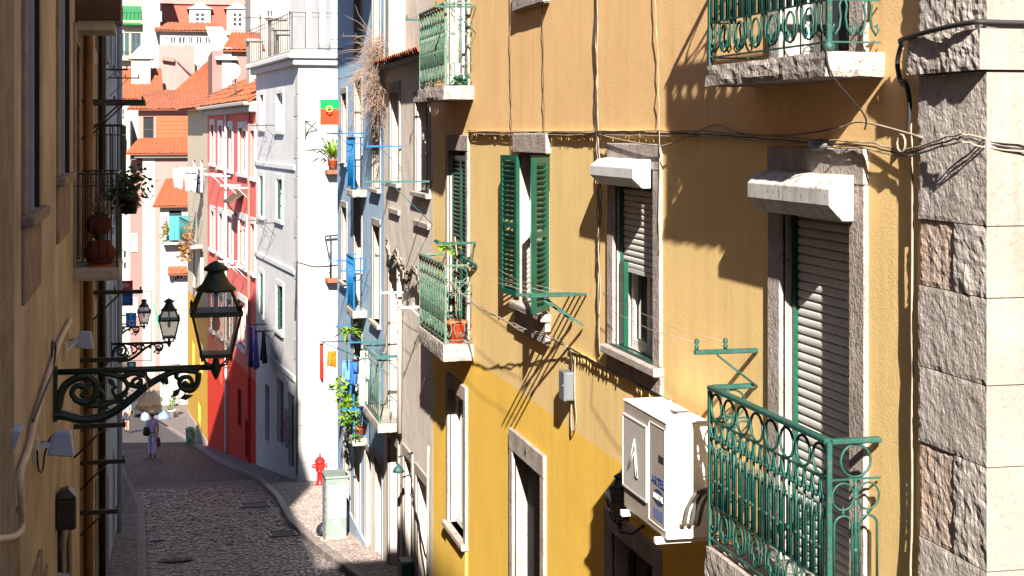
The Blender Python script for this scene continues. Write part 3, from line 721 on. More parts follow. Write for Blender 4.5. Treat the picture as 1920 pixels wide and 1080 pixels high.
# plaster ledge with drips under the first cable run
q = MB(); u = 7.1; q.fbox(YF, 10.2, 18.35, -.01, .022, -.02, .02)
for i in range(130):
    u = random.uniform(10.2, 18.3); l = random.uniform(.01, .05); q.tube([YF.p(u, .02, .0), YF.p(u+.003, .024, -.02-l)], [.008, .003], 4)
q.obj('plaster_ledge', M_FAC, yb)
q = MB(); q.fbox(YF, 10.85, 13.7, -.01, .02, -1.99, -1.965)
for i in range(40):
    u = random.uniform(10.9, 13.6); l = random.uniform(.01, .05); q.tube([YF.p(u, .02, -1.98), YF.p(u+.003, .024, -2.0-l)], [.008, .003], 4)
q.obj('plaster_ledge', M_FAC, yb)
# ---- things fixed to the yellow building
# air conditioner
M_AC = mat('ac_white', (.74, .72, .69), (.68, .66, .63), nscale=3, rough=.45, spec=.4)
M_ACG = mat('ac_grille', (.50, .475, .45), rough=.5)
M_INK = mat('blue_print', (.02, .05, .16), rough=.5)
XF = .40; XB = .11
a0 = YF.hit(1250, 800, XF)[0]; a1 = YF.hit(1170, 750, XF)[0]; zt = YF.hit(1210, 773, XF)[1]; zb_ = zt - .77
ac = empty('air_conditioner', YF.p((a0+a1)/2, XB, zb_), 'white air conditioner unit with blue lettering hung beside the near balcony', 'air conditioner')
MB().fbox(YF, a0, a1, XB, XF, zb_, zt).obj('casing', M_AC, ac, bevel=.012, seg=2)
MB().fbox(YF, a0+.012, a1-.012, XF-.01, XF+.0015, zb_+.012, zt-.012).obj('front_panel', mat('ac_front_shaded', (.33,.285,.25), (.29,.25,.22), nscale=3, rough=.55, streak=.3, stc=(.28,.23,.19)), ac)  # grey-beige front carries the grazing shade in its colour
MB().fbox(YF, a0-.006, a1+.006, XB-.006, XF+.006, zt-.001, zt+.012).obj('lid', M_AC, ac, bevel=.005)
MB().fbox(YF, a0+.1, a0+.36, XB+.02, XB+.12, zt+.012, zt+.022).obj('lid_ridge', M_AC, ac, bevel=.004)
gu0, gu1, gz0, gz1 = a0+.41, a1-.02, zb_+.17, zt-.10
MB().fbox(YF, gu0, gu1, XF-.004, XF+.004, gz0, gz1).obj('fan_opening', mat('ac_dark', (.09,.08,.08), rough=.8), ac)
q = MB(); gf = .012
for a,b,c,d in ((gu0-gf,gu0,gz0-gf,gz1+gf),(gu1,gu1+gf,gz0-gf,gz1+gf),(gu0,gu1,gz0-gf,gz0),(gu0,gu1,gz1,gz1+gf)): q.fbox(YF, a,b,XF,XF+.016,c,d)
gr = q.obj('grille', M_ACG, ac)
gm = MB().fbox(Fr((0,0,0),(0,1,0),(-1,0,0)), -(gu1-gu0)/2, (gu1-gu0)/2, .005, .013, -.0035, .0035).mesh('grille_bar', M_ACG)
NG = 38
for i in range(NG): place('grille_bar', gm, gr, YF.p((gu0+gu1)/2, XF, gz0+(gz1-gz0)*(i+.5)/NG))
gc = (gu0+gu1)/2; zc_ = (gz0+gz1)/2
q = MB()
for A, B in (((gc+.13,zc_-.11),(gc-.02,zc_+.13)),((gc-.02,zc_+.13),(gc-.10,zc_-.13)),((gc-.10,zc_-.13),(gc-.05,zc_-.13)),((gc-.05,zc_-.13),(gc-.02,zc_+.04)),((gc-.02,zc_+.04),(gc+.09,zc_-.09))):
    q.tube([YF.p(A[0],XF+.018,A[1]), YF.p(B[0],XF+.018,B[1])], .0035, 5)
q.obj('grille_emblem', M_ACG, ac)
q = MB(); pu0, pu1 = a0+.025, a0+.37
for a,b,c,d in ((pu0,pu0+.006,zb_+.05,zt-.04),(pu1-.006,pu1,zb_+.05,zt-.04),(pu0,pu1,zt-.046,zt-.04),(pu0,pu1,zb_+.05,zb_+.056)): q.fbox(YF, a,b,XF-.002,XF+.005,c,d)
q.obj('service_panel', M_AC, ac)
MB().fbox(YF, a0+.06, a0+.16, XF, XF+.004, zt-.28, zt-.235).obj('handle_recess', M_DARK, ac)
pc = a0+.165
text_part('ARTEL', .082, YF.p(pc, XF+.004, zt-.42), (0,-1,0), (0,0,1), M_INK, ac, sx=1.15)
n = 24; MB().add([YF.p(pc+.115*math.cos(2*math.pi*k/n), XF+.003, zt-.525+.055*math.sin(2*math.pi*k/n)) for k in range(n)], [tuple(range(n))]).obj('logo_oval', M_INK, ac)
text_part('DIGITAL', .055, YF.p(pc, XF+.006, zt-.525), (0,-1,0), (0,0,1), M_WHITE, ac, sx=1.0)
MB().fbox(YF, pc-.11, pc+.11, XF, XF+.003, zt-.675, zt-.605).obj('label_plate', mat('blue_pale_print', (.14,.17,.34), rough=.5), ac)
text_part('Inverter', .05, YF.p(pc, XF+.005, zt-.64), (0,-1,0), (0,0,1), M_WHITE, ac, sx=1.0) if False else None
for u in (a0+.10, a1-.09):
    MB().fbox(YF, u-.025, u+.025, 0.0, XF+.05, zb_-.045, zb_-.003).obj('bracket', M_AC, ac, bevel=.004)
for k in range(3):
    P0 = YF.p(a0-.003, XF-.10-.05*k, zb_+.10); cable('pipe', [P0, P0+Vector((0,-.06,.02)), P0+Vector((.02,-.10,.16)), P0+Vector((.08,-.12,.24)), P0+Vector((.22,-.1,.22+.02*k)), P0+Vector((.24,-.1,-.1))], .014, mat('pipe_lagging', (.07,.065,.06), rough=.8), '', parent=ac)
    MB().lathe([(.018,-.02),(.018,.02)], P0, 8).obj('valve', mat('brass', (.5,.36,.2), rough=.4, metal=.8), ac)
# wall lantern behind it
def lantern(c, s, label, mt, glass, par=None, name='wall_lantern', cat='lamp'):
    """four-sided tapering street lantern, base at c"""
    t = par if par is not None else empty(name, c, label, cat)
    c = Vector(c)
    def sq(r, z): return [c + Vector((x*r*s, y*r*s, z*s)) for x, y in ((-1,-1),(1,-1),(1,1),(-1,1))]
    B, T, R = sq(.145, .13), sq(.24, .56), sq(.145, .80)
    def edges(lo, hi, w, nm):
        for i in range(4): MB().bar(lo[i], hi[i], w*s).obj(nm, mt, t)
    edges(B, T, .026, 'frame_bar'); edges(T, R, .024, 'roof_bar')
    for P, w in ((B, .035), (T, .045)):
        q = MB()
        for i in range(4): q.bar(P[i], P[(i+1)%4], w*s, w*s*1.1)
        q.obj('frame_ring', mt, t)
    for i in range(4):
        j = (i+1) % 4; e = .97
        MB().add([c.lerp(x, 1.0) for x in (B[i].lerp(B[j],.04), B[j].lerp(B[i],.04), T[j].lerp(T[i],.04), T[i].lerp(T[j],.04))], [(0,1,2,3)]).obj('pane', glass[0], t)
        MB().add([T[i].lerp(T[j],.05), T[j].lerp(T[i],.05), R[j].lerp(R[i],.06), R[i].lerp(R[j],.06)], [(0,1,2,3)]).obj('roof_pane', glass[1], t)
        MB().lathe([(.004,0),(.018*s,.01*s),(.014*s,.03*s),(.020*s,.05*s),(.003,.085*s)], T[i]+Vector((0,0,.02*s)), 6).obj('finial', mt, t)
        MB().lathe([(.003,-.06*s),(.014*s,-.04*s),(.012*s,-.01*s)], B[i], 6).obj('drop', mt, t)
    q = MB(); q.lathe([(.20*s,.775*s),(.205*s,.80*s),(.15*s,.845*s),(.115*s,.90*s),(.09*s,.955*s),(.085*s,.975*s),(.125*s,.985*s),(.125*s,1.01*s),(.10*s,1.03*s),(.06*s,1.06*s),(.01*s,1.085*s)], c, 20)
    q.obj('chimney_cap', mt, t)
    for sx in (-1, 1):
        for sy in (-1, 1): MB().tube([c+Vector((sx*.02*s,sy*.02*s,0)), c+Vector((sx*.10*s,sy*.10*s,.035*s)), c+Vector((sx*.135*s,sy*.135*s,.125*s))], .011*s, 5).obj('cradle', mt, t)
    MB().lathe([(.004,-.13*s),(.03*s,-.09*s),(.055*s,-.03*s),(.06*s,.0),(.035*s,.05*s),(.02*s,.13*s)], c, 12).obj('socket', mt, t)
    MB().lathe([(.002,.36*s),(.03*s,.38*s),(.042*s,.44*s),(.03*s,.52*s),(.02*s,.60*s),(.02*s,.76*s)], c, 10).obj('bulb', mat('bulb', (.5,.5,.48), rough=.2), t)
    return t
G_LAMP = (glassmat('lamp_glass', (.66, .56, .51), .5), glassmat('lamp_roof_glass', (.12, .15, .20), .6))
wu = YF.hit(1162, 0, .2)[0]; wl = YF.p(wu, .20, -3.03)
t = lantern(wl, .37, 'black wall lantern half hidden behind the air conditioner', M_BLACK, (glassmat('dark_lamp_glass', (.10,.08,.06), .75), glassmat('dark_roof_glass', (.04,.04,.04), .85)))  # pane tints darkened so the sunlit glass does not show white
MB().tube([YF.p(wu,.0,-3.05), YF.p(wu,.1,-3.11), wl+Vector((0,0,-.06))], .012, 5).obj('arm', M_BLACK, t)
# grey junction box and its cables
jb = empty('junction_box', YF.p(13.62, 0, -2.42), 'small dark grey junction box on the ochre wall', 'junction box')
MB().fbox(YF, 13.50, 13.68, 0.0, .11, -2.42, -2.16).obj('case', M_GREY, jb, bevel=.015, seg=2); MB().fbox(YF, 13.495, 13.685, .085, .115, -2.425, -2.155).obj('lid', M_GREY, jb, bevel=.01)
MB().lathe([(.004,-.003),(.006,.0),(.001,.003)], YF.p(13.53,.117,-2.28), 6).obj('screw', M_WHITE, jb)
cable('cable', [YF.p(13.55,.03,-2.15), YF.p(13.56,.03,-2.02), YF.p(13.6,.05,-1.95), YF.p(13.3,.03,-1.96), YF.p(12.4,.03,-1.965), YF.p(10.8,.03,-1.96)], .008, M_CABLE, 'dark cable running under the half shuttered window to the junction box', wob=.004)
cable('cable', [YF.p(13.45,.02,-1.95), YF.p(13.44,.03,-2.3), YF.p(13.42,.02,-2.58), YF.p(13.52,.03,-2.70), YF.p(13.60,.02,-2.60), YF.p(13.58,.02,-2.42)], .007, M_CABLEP, 'pale cable looping below the grey junction box')
for k, (o_, zz) in enumerate(((.12, 0), (.15, -.03))):
    cable('cable', [YF.p(18.1,.34,-1.72+zz), YF.p(17.2,.26,-1.86+zz), YF.p(16.2,.20+o_*.3,-1.92-zz), YF.p(15.2,.16,-1.93+zz), YF.p(14.3,.10,-1.93-zz), YF.p(13.6,.04,-1.95)], .0055, M_CABLEP, ['slack upper wire from the potted balcony to the junction box', 'slack lower wire from the potted balcony to the junction box'][k], 'wire', wob=.012)
# cables along the wall at mid height
bun = empty('cable_bundle', YF.p(9.5, 0, 0), 'bundle of thin cables along the wall above the roller shutters', 'cable')
for k in range(3):
    z = -.025+.018*k; cable('cable', [YF.p(6.28,-3,-.1+z), YF.p(6.28,-1,-.16+z), YF.p(6.3,-.1,-.06+z), YF.p(6.38,.10,-.02+z), YF.p(6.5,.11,-.02+z), YF.p(7.1,.05,-.09+z), YF.p(7.5,.05,-.06+z), YF.p(8.0,.05,-.05+z), YF.p(8.8,.04,-.03+z), YF.p(10,.035,.0+z), YF.p(11.5,.03,.01+z), YF.p(13,.03,.01+z), YF.p(15,.03,.01+z), YF.p(18.3,.03,.02+z)], .0048, M_CABLE if k % 2 else M_CABLEP, '', wob=.005, parent=bun)
cable('cable', [YF.p(6.9,.06,-.02), YF.p(7.6,.04,.06), YF.p(7.9,.04,.03), YF.p(8.6,.04,-.01), YF.p(9.35,.04,.0), YF.p(9.85,.04,.055), YF.p(10.6,.05,-.06), YF.p(11.1,.06,-.09), YF.p(12.5,.05,-.02)], .006, M_CABLEP, '', parent=bun)
MB().lathe([(.004,-.11),(.02,-.09),(.033,-.06),(.035,.05),(.02,.09),(.004,.11)], (0,0,0), 12).obj('splice', M_GREY, bun, org=(0,0,0))
sp_ = bun.children[-1]; sp_.location = YF.p(8.12,.06,-.065) - ORG[bun]; sp_.rotation_euler = (math.radians(90), 0, 0)
MB().tube([YF.p(7.12+.045*math.cos(a*.7), .06, -.05+.045*math.sin(a*.7)) for a in range(9)], .006, 5, closed=True).obj('coil', M_CABLEP, bun)
cable('cable', [YF.p(6.28,-3,.46), YF.p(6.28,-1,.485), YF.p(6.3,-.05,.50), YF.p(6.40,.115,.50), YF.p(7.0,.10,.47), YF.p(7.12,.06,.44), YF.p(7.2,.04,.36), YF.p(7.17,.04,.27), YF.p(7.09,.05,.25), YF.p(7.07,.04,.15), YF.p(7.08,.04,.0)], .013, M_CABLE, 'thick black cable bending round the stone string course at right')
cable('cable', [YF.p(7.13,.05,.43), YF.p(7.23,.03,.34), YF.p(7.18,.03,.25), YF.p(7.1,.04,.22), YF.p(7.09,.03,.05), YF.p(7.06,.03,-.05), YF.p(7.06,.03,-1), YF.p(7.07,.03,-2), YF.p(7.06,.03,-3), YF.p(7.06,.03,-5)], .007, M_CABLEP, 'pale wire running down beside the rough stone corner', wob=.004)
MB().lathe([(.022,-.05),(.022,.05)], (0,0,0), 10).obj('pipe_stub', M_IRON, yb, org=(0,0,0)); o = yb.children[-1]; o.location = YF.p(7.13,.04,.235) - ORG[yb]; o.rotation_euler = (math.radians(90),0,0)
for k, (px, lab) in enumerate(((962, 'dark wire hanging down the ochre wall left of the louvred window'), (1127, 'twisted dark wires down the wall beside the white shutter housing'), (1240, 'thin pale wire down the wall between the two shutter housings'), (1024, 'dark wire down the wall right of the louvred shutters'))):
    u = YF.hit(px, 0)[0]
    if k == 1:
        t = empty('wire_bundle', YF.p(u,0,-1.9), lab, 'wire')
        for j in range(4): cable('wire', [YF.p(u+.015*j,.03,2.2), YF.p(u+.02*j,.03,.9), YF.p(u+.03*(j%2),.03,.1), YF.p(u-.04*j,.035,-.5), YF.p(u+.015*j-.05,.03,-1.1), YF.p(u+.02*(j%2)-.05,.03,-1.9)], .0045, M_CABLE if j % 2 else M_CABLEP, '', wob=.008, parent=t)
    else:
        zb2 = {0:-.9,2:-.9,3:-.15}[k]
        cable('wire', [YF.p(u,.03,2.4), YF.p(u+.05,.03,1.3), YF.p(u+.0,.03,.6), YF.p(u-.06,.035,0), YF.p(u-.03,.03,zb2)], .0038, M_CABLEP if k == 2 else M_CABLE, lab, 'wire', wob=.007)
cable('wire', [YF.p(7.42,.33,.44), YF.p(7.41,.30,.30), YF.p(7.5,.08,.1), YF.p(7.55,.05,0.02)], .005, M_CABLE, 'loose wire hanging off the top balcony slab corner', 'wire')
# washing lines
t = empty('clothes_rack', YF.p(14.2,0,-1.5), 'folded green clothes rack below the louvred window', 'clothes rack')
for k, u in enumerate((13.15, 13.32, 13.5, 13.68)):
    L = .52; MB().bar(YF.p(u,0,-1.42-.015*k), YF.p(u,L,-1.43-.012*k), .028, .022).obj('arm', M_IRON, t, bevel=.004)
for k, u in enumerate((13.2, 13.55)): MB().bar(YF.p(u,.02,-1.70), YF.p(u+.05,.36,-1.45), .03, .018).obj('brace', M_IRON, t)
for k in range(3): MB().tube([YF.p(13.2,.2+.14*k,-1.40), YF.p(15.0,.2+.14*k,-1.46), YF.p(16.6,.2+.14*k,-1.40), YF.p(17.95,.2+.1*k,-1.28)], .002, 4).obj('line', M_CABLEP, t)
t = empty('clothes_rack', YF.p(9.2,0,-1.37), 'green clothes rack arm with two pegs above the air conditioner', 'clothes rack')
MB().bar(YF.p(9.17,0,-1.37), YF.p(9.17,.42,-1.37), .035, .028).obj('arm', M_IRON, t, bevel=.004)
MB().tube([YF.p(9.17,.0,-1.60), YF.p(9.17,.27,-1.39)], .007, 5).obj('brace', M_IRON, t)
for o_ in (.215, .405):
    MB().lathe([(.010,0),(.017,.018),(.009,.03),(.018,.05),(.012,.068)], YF.p(9.17,o_,-1.355), 8).obj('peg', M_IRON, t)
    MB().tube([YF.p(9.17,o_,-1.31), YF.p(10.2,o_-.04,-1.36), YF.p(11.3,o_-.1,-1.36), YF.p(12.3,.1,-1.32)], .002, 4).obj('line', M_CABLEP, t)
t = empty('clothes_rack', YF.p(18.0,0,-1.3), 'bright green clothes rack above the balcony with the orange pot', 'clothes rack')
MB().bar(YF.p(18.0,0.0,-1.30), YF.p(18.0,.46,-1.30), .035, .03).obj('arm', M_IRON, t); MB().bar(YF.p(18.9,.33,-1.33), YF.p(17.9,.0,-1.57), .035, .03).obj('arm', M_IRON, t)
MB().tube([YF.p(18.0,.02,-1.30), YF.p(17.95,.1,-1.62)], .008, 5).obj('brace', M_IRON, t)
clothes_rack(YF, 18.0, 20.2, 1.50, .5, M_IRON, 'green clothes rack on the topmost far balcony', narm=2, nline=2)
# orange pot and plants on the far balcony
t = empty('flower_pot', YF.p(18.33,.17,-2.52), 'orange plastic flower pot in the corner of the far balcony', 'flower pot')
pot(YF.p(18.33,.17,-2.52), .125, .26, mat('orange_pot', (.62, .07, .02), (.5,.06,.02), nscale=8, rough=.5), t)
MB().tube([YF.p(18.33,.17,-2.3), YF.p(18.36,.18,-1.9), YF.p(18.33,.16,-1.5), YF.p(18.38,.18,-1.25)], .009, 5).obj('stem', M_TWIG, t)
foliage(YF.p(18.5,.2,-1.38), (.12,.12,.08), 60, .07, M_LEAFY, t)
t = empty('plant', YF.p(18.6,.2,-2.5), 'low scraggy plants between the bars of the far balcony', 'plant')
foliage(YF.p(18.9,.2,-2.35), (.13,.4,.14), 140, .06, M_LEAFD, t)
t = empty('plant', YF.p(18.4,.2,.57), 'dark green plant at the foot of the topmost far balcony', 'plant')
foliage(YF.p(18.35,.18,.63), (.12,.15,.08), 90, .07, M_SHUT, t)
# ---------------------------------------------------------------- beige building next along
M_BEI = mat('beige_plaster', (.69, .61, .545), (.58, .505, .44), nscale=1.5, bump=.003, bscale=50, bump2=.015, b2scale=2, rough=.9, spec=.1, streak=.35, stc=(.33, .26, .2))
M_PALE = mat('pale_render', (.31, .283, .258), (.25, .225, .20), nscale=2, bump=.003, bscale=40, rough=.9, spec=.1, streak=.25, stc=(.4,.34,.28))
M_TILE = mat('roof_tile', (.25, .075, .036), (.17, .06, .035), nscale=1.2, rough=.85, bump=.01, bscale=20, streak=.25, stc=(.14,.08,.06))
M_TILEO = mat('roof_tile_bright', (.27, .072, .030), (.22, .065, .03), nscale=.9, rough=.85, bump=.01, bscale=14)
M_BLUEW = mat('light_blue_plaster', (.34, .475, .62), (.31, .43, .57), nscale=1.5, bump=.003, bscale=50, bump2=.012, b2scale=2.5, rough=.9, spec=.1, streak=.2, stc=(.30,.36,.45))
bb = empty('beige_building', (3.7, 23, zg(23)), 'beige plastered building with dark windows and a tiled eave beside the yellow one', 'building')
bh = [(23.95,24.80,-.78,.66,.2,0), (21.25,22.3,-.84,.45,.2,0), (24.0,25.0,-4.5,-2.25,.2,0), (21.35,22.25,-7.3,-4.95,.3,0), (22.72,23.45,-7.3,-4.9,.25,0), (24.05,25.0,-7.5,-4.95,.32,0)]
wall_mesh(YF, Y1+.003, 25.6, -9, 1.05, bh, thick=6.5).obj('wall', [M_BEI, M_DARK, M_PALE], bb)
UB = Fr((3.95, 0, 0), (0, 1, 0), (-1, 0, 0))
wall_mesh(UB, Y1+.05, 25.3, 1.06, 8.5, [(22.6,23.5,2.2,3.7,.2,0)], thick=6).obj('upper_wall', [M_BEI, M_DARK, M_PALE], bb)
casement(UB, bb, 22.62, 23.48, 2.22, 3.68, -.12)
MB().fbox(YF, 24.95, 25.35, -.3, .02, 1.06, 8.5).obj('pilaster', M_PALE, bb, bevel=.01)
for h in bh[:2]:
    surround(YF, bb, h, w=.16, proud=.025, m=M_PALE, lint=.16); casement(YF, bb, h[0]+.02, h[1]-.02, h[2], h[3], -.14, M_WOOD, 2, 2)
    MB().fbox(YF, h[0]-.1, h[1]+.1, -.02, .04, h[2]-.5, h[2]-.42).obj('stone_apron', M_PALE, bb, bevel=.006)
surround(YF, bb, bh[2], w=.12, proud=.02, m=M_PALE, sill=False)
casement(YF, bb, 24.03, 24.97, -4.5, -2.28, -.12, M_WHITE, 2, 3, fw=.07)
MB().fbox(YF, 21.4, 22.2, -.29, -.25, -7.2, -5).obj('door', M_WHITE, bb); MB().fbox(YF, 22.74, 23.43, -.24, -.2, -7.3, -4.92).obj('door', M_SHUT, bb, bevel=.005); MB().fbox(YF, 24.08, 24.97, -.3, -.26, -7.5, -4.97).obj('door', M_WOOD, bb, bevel=.005)
for h in bh[3:]: surround(YF, bb, h, w=.13, proud=.025, m=M_PALE, sill=False, lint=.15)
balcony(YF, bb, 23.78, 26.0-.45, .36, -4.50, .14, .98, M_IROND, 'bars', M_PALE, step=.19, side='bars', r=.007, hr=.014, lab='rusty green balcony low on the beige building')
# eave tiles one by one
tm = MB(); N = 8
vs = [(x*s_, y, z*s_+.0) for y, s_ in ((0, 1.0), (-.42, .86)) for x, z in [(.10*math.cos(math.pi*k/N), .075*math.sin(math.pi*k/N)) for k in range(N+1)]]
w_ = N+1; tm.add(vs, [(i, i+1, w_+i+1, w_+i) for i in range(N)], 0, True); tme = tm.mesh('roof_tile', M_TILE)
rf = MB().fbox(YF, Y1+.05, 25.5, -.3, .16, 1.05, 1.10).obj('eave', M_PALE, bb)
for i in range(23):
    for j in range(2):
        o = place('roof_tile', tme, rf, YF.p(21.08+.195*i, .20-.36*j, 1.115+.11*j+random.uniform(-.008,.008)), 0)
        o.rotation_euler = (math.radians(-17), 0, math.radians(90)+random.uniform(-.03,.03)); 
        me_s = o
# downpipes, cables on the beige wall
t = empty('downpipe', YF.p(23.7,.05,-4.5), 'pair of white pipes running down the beige wall by the low balcony', 'pipe')
for u in (23.62, 23.50): MB().tube([YF.p(u,.06,-1.9), YF.p(u,.06,-3.2), YF.p(u,.06,-4.6)], .032, 8).obj('pipe', M_PALE, t)
cable('cable', [YF.p(21.0,.05,-4.3), YF.p(21.05,.05,-5.5), YF.p(21.03,.05,-7.0)], .02, M_PALE, 'pale pipe down the joint between beige and yellow buildings', 'pipe')
t = empty('cable_bundle', YF.p(23,.05,-2), 'tangled knot of old cables across the beige wall', 'cable')
for k in range(5): cable('cable', [YF.p(24.9,.06,-1.82+.03*k), YF.p(24.3,.08,-2.0-.02*k), YF.p(23.6,.10,-1.98+.05*k), YF.p(22.7,.08,-2.05-.06*k), YF.p(21.8,.12,-2.0+.03*k), YF.p(20.8,.10,-2.35-.03*k)], .014, M_CABLE if k % 2 else M_CABLEP, '', wob=.03, parent=t)
cable('cable', [YF.p(22.6,.04,-5.0), YF.p(22.4,.05,-5.2), YF.p(22.0,.05,-5.5), YF.p(21.2,.04,-5.9)], .015, M_CABLE, 'dark cable slanting above the doors of the beige building', wob=.015)
clothes_rack(YF, 20.95, 22.6, -.66, .95, M_TEAL, 'teal clothes rack in front of the dark beige building window', narm=1, lines=False)
clothes_rack(YF, 23.7, 25.2, -.2, .55, M_BLUEI, 'light blue clothes rack by the beige building upper window', narm=1, nline=2)
clothes_rack(YF, 23.72, 25.4, -3.45, .42, M_TEAL, 'teal clothes rack over the rusty low balcony', narm=2, nline=2, w=.035)
clothes_rack(YF, 21.3, 23.3, -2.42, .4, M_WHITE, 'white clothes rack above the rusty low balcony', narm=2, nline=3)
t = empty('wall_lamp', YF.p(22.62,.1,-4.9), 'small green lamp shade above the shop doors', 'lamp')
MB().lathe([(.09,0),(.07,.06),(.03,.09),(.012,.13)], YF.p(22.62,.22,-5.0), 12).obj('shade', M_IRON, t); MB().tube([YF.p(22.62,0,-4.72), YF.p(22.62,.22,-4.78)], .012, 5).obj('arm', M_BLACK, t)
t = empty('letter_box', YF.p(22.2,.0,-6.2), 'dark green metal box on the wall beside the shop door', 'box')
MB().fbox(YF, 22.36, 22.62, .03, .20, -6.95, -6.3).obj('case', M_SHUT, t, bevel=.02); MB().fbox(YF, 22.35, 22.63, .02, .22, -6.3, -6.26).obj('lid', M_IROND, t)
# dead climbing plant at the roof edge
t = empty('dry_bush', YF.p(25.4,.1,1.1), 'dead leafless bush hanging from the roof corner over the blue building', 'bush')
q = MB()
for i in range(620):
    a = YF.p(25.55+random.gauss(0,.25), .05+abs(random.gauss(0,.1)), random.uniform(.45,1.6)); d = Vector((random.gauss(-.25,.35), random.gauss(0,.45), random.gauss(-.15,.5)))
    p = [a]; 
    for k in range(3): d += Vector((random.gauss(0,.2),random.gauss(0,.2),random.gauss(-.12,.2))); p.append(p[-1]+d*.16)
    q.tube(p, [.0045,.0035,.003,.0015], 3, cap=False)
q.obj('twigs', M_TWIG, t)
# ---------------------------------------------------------------- blue building
bl = empty('blue_building', (3.7, 29, zg(29)), 'light blue plastered building with bright blue balconies', 'building')
BE = 32.45
lh = [(28.5,29.5,-1.02,1.0,.2,2), (28.5,29.5,-3.2,-1.2,.2,2), (28.5,29.5,-5.5,-3.5,.2,2), (26.1,26.95,-.95,.75,.2,2), (26.1,26.95,-3.25,-1.6,.2,2), (30.8,31.6,-.6,.8,.2,2), (30.8,31.6,-3.0,-1.5,.2,2), (28.5,29.5,1.5,2.8,.2,2), (26.1,26.95,1.5,2.8,.2,2),
      (25.85,26.75,-8.2,-5.6,.38,2), (27.15,27.95,-8.4,-5.7,.34,2), (28.7,29.5,-8.4,-5.95,.36,2), (30.3,31.2,-8.6,-6.1,.3,2)]
wall_mesh(YF, 25.603, BE, -9.5, 3.15, lh, thick=6).obj('wall', [M_BLUEW, M_DARK, M_PALE], bl)
MB().fbox(YF, 25.61, BE+.2, -.3, .50, 3.15, 3.32).obj('eave', M_BLUEW, bl, bevel=.02)
tile_roof('roof', bl, YF.p(25.6,.58,3.33), YF.p(BE,.58,3.33), YF.p(BE,-4,5.4), YF.p(25.6,-4,5.4), M_TILE)
for h in lh[:9]:
    casement(YF, bl, h[0]+.02, h[1]-.02, h[2], h[3], -.14, M_WHITE if h[2] > -4 else M_PALE, 2, 2); surround(YF, bl, h, w=.13, proud=.02, m=M_PALE, sill=h[0] != 28.5, lint=.13)
for h, m_ in zip(lh[9:], (M_WHITE, M_BLUEI, M_WHITE, M_BLUEI)):
    MB().fbox(YF, h[0]+.02, h[1]-.02, -h[4]+.01, -h[4]+.05, h[2], h[3]-.02).obj('door', m_, bl, bevel=.004); surround(YF, bl, h, w=.12, proud=.02, m=M_PALE, sill=False, lint=.13)
MB().fbox(YF, 25.7, BE, -.02, .03, -9.5, -7.4).obj('plinth', mat('grey_blue_plinth', (.36,.42,.52), rough=.9, bump=.006, bscale=40), bl)
ufb = YF.hit(648, 0, .26)[0]
M_BLNET = mat('blue_screen', (.0,.20,.42), (.01,.27,.50), nscale=12, rough=.7, transl=.3)
for k, z in enumerate((-1.02, -3.2, -5.5)):
    b_ = balcony(YF, bl, 27.75, ufb, .26, z, .13, .95, M_BLUEI, 'bars', M_PALE, step=.11, side='bars', r=.008, hr=.014)
    q = MB(); nn = 10
    P = [[YF.p(27.85+(ufb-27.95)*i/nn, .205+.008*math.sin(i*2.1), z+zz) for i in range(nn+1)] for zz in (.06, .88)]
    for i in range(nn): q.quad(P[0][i], P[0][i+1], P[1][i+1], P[1][i])
    q.obj('screen', M_BLNET, b_)
for k, (u, z, lab) in enumerate(((27.6, .0, 'blue clothes rack beside the top blue balcony'), (27.5, -2.45, 'blue clothes rack at the middle blue balcony'), (26.2, -3.55, 'pale blue clothes rack below the middle blue balcony'), (27.4, -4.9, 'blue clothes rack above the leafy plant on the blue building'))):
    clothes_rack(YF, u, u+2.2, z, .5, M_BLUEI, lab, narm=2, nline=3, group=None)
clothes_rack(YF, 27.3, 31.5, 1.72, .5, M_BLACK, 'dark clothes rack high on the blue building', narm=2, nline=2)
# leafy plants on the blue building
t = empty('potted_plant', YF.p(27.9,.15,-5.5), 'bright green leafy plant spilling from the lowest blue balcony', 'plant')
foliage(YF.p(28.1,.30,-5.0), (.20,.55,.32), 330, .13, M_LEAFY, t); foliage(YF.p(27.8,.26,-5.35), (.12,.3,.18), 90, .11, M_LEAF, t)
pot(YF.p(27.88,.13,-5.5), .11, .2, M_TERRA, t); MB().tube([YF.p(27.88,.13,-5.3), YF.p(27.95,.2,-5.0)], .012, 5).obj('stem', M_TWIG, t)
t = empty('potted_plant', YF.p(28.5,.4,-3.7), 'spiky light green plant sticking out below the middle blue balcony', 'plant')
q = MB(); c = YF.p(28.0,.33,-3.62)
for i in range(34):
    a = random.uniform(0,6.28); el = random.uniform(-.2,.9); d = Vector((math.cos(a)*math.cos(el), math.sin(a)*math.cos(el), math.sin(el))); l = random.uniform(.2,.42); s_ = d.cross(Vector((0,0,1))).normalized()*.028
    q.add([c-s_, c+s_, c+d*l*.6+s_*.9+Vector((0,0,-.01)), c+d*l*.6-s_*.9, c+d*l+Vector((0,0,-.10))], [(0,1,2,3),(3,2,4)])
q.obj('leaves', M_LEAFY, t); MB().tube([c+Vector((0,0,-.6)), c], .012, 5).obj('stem', M_LEAF, t)
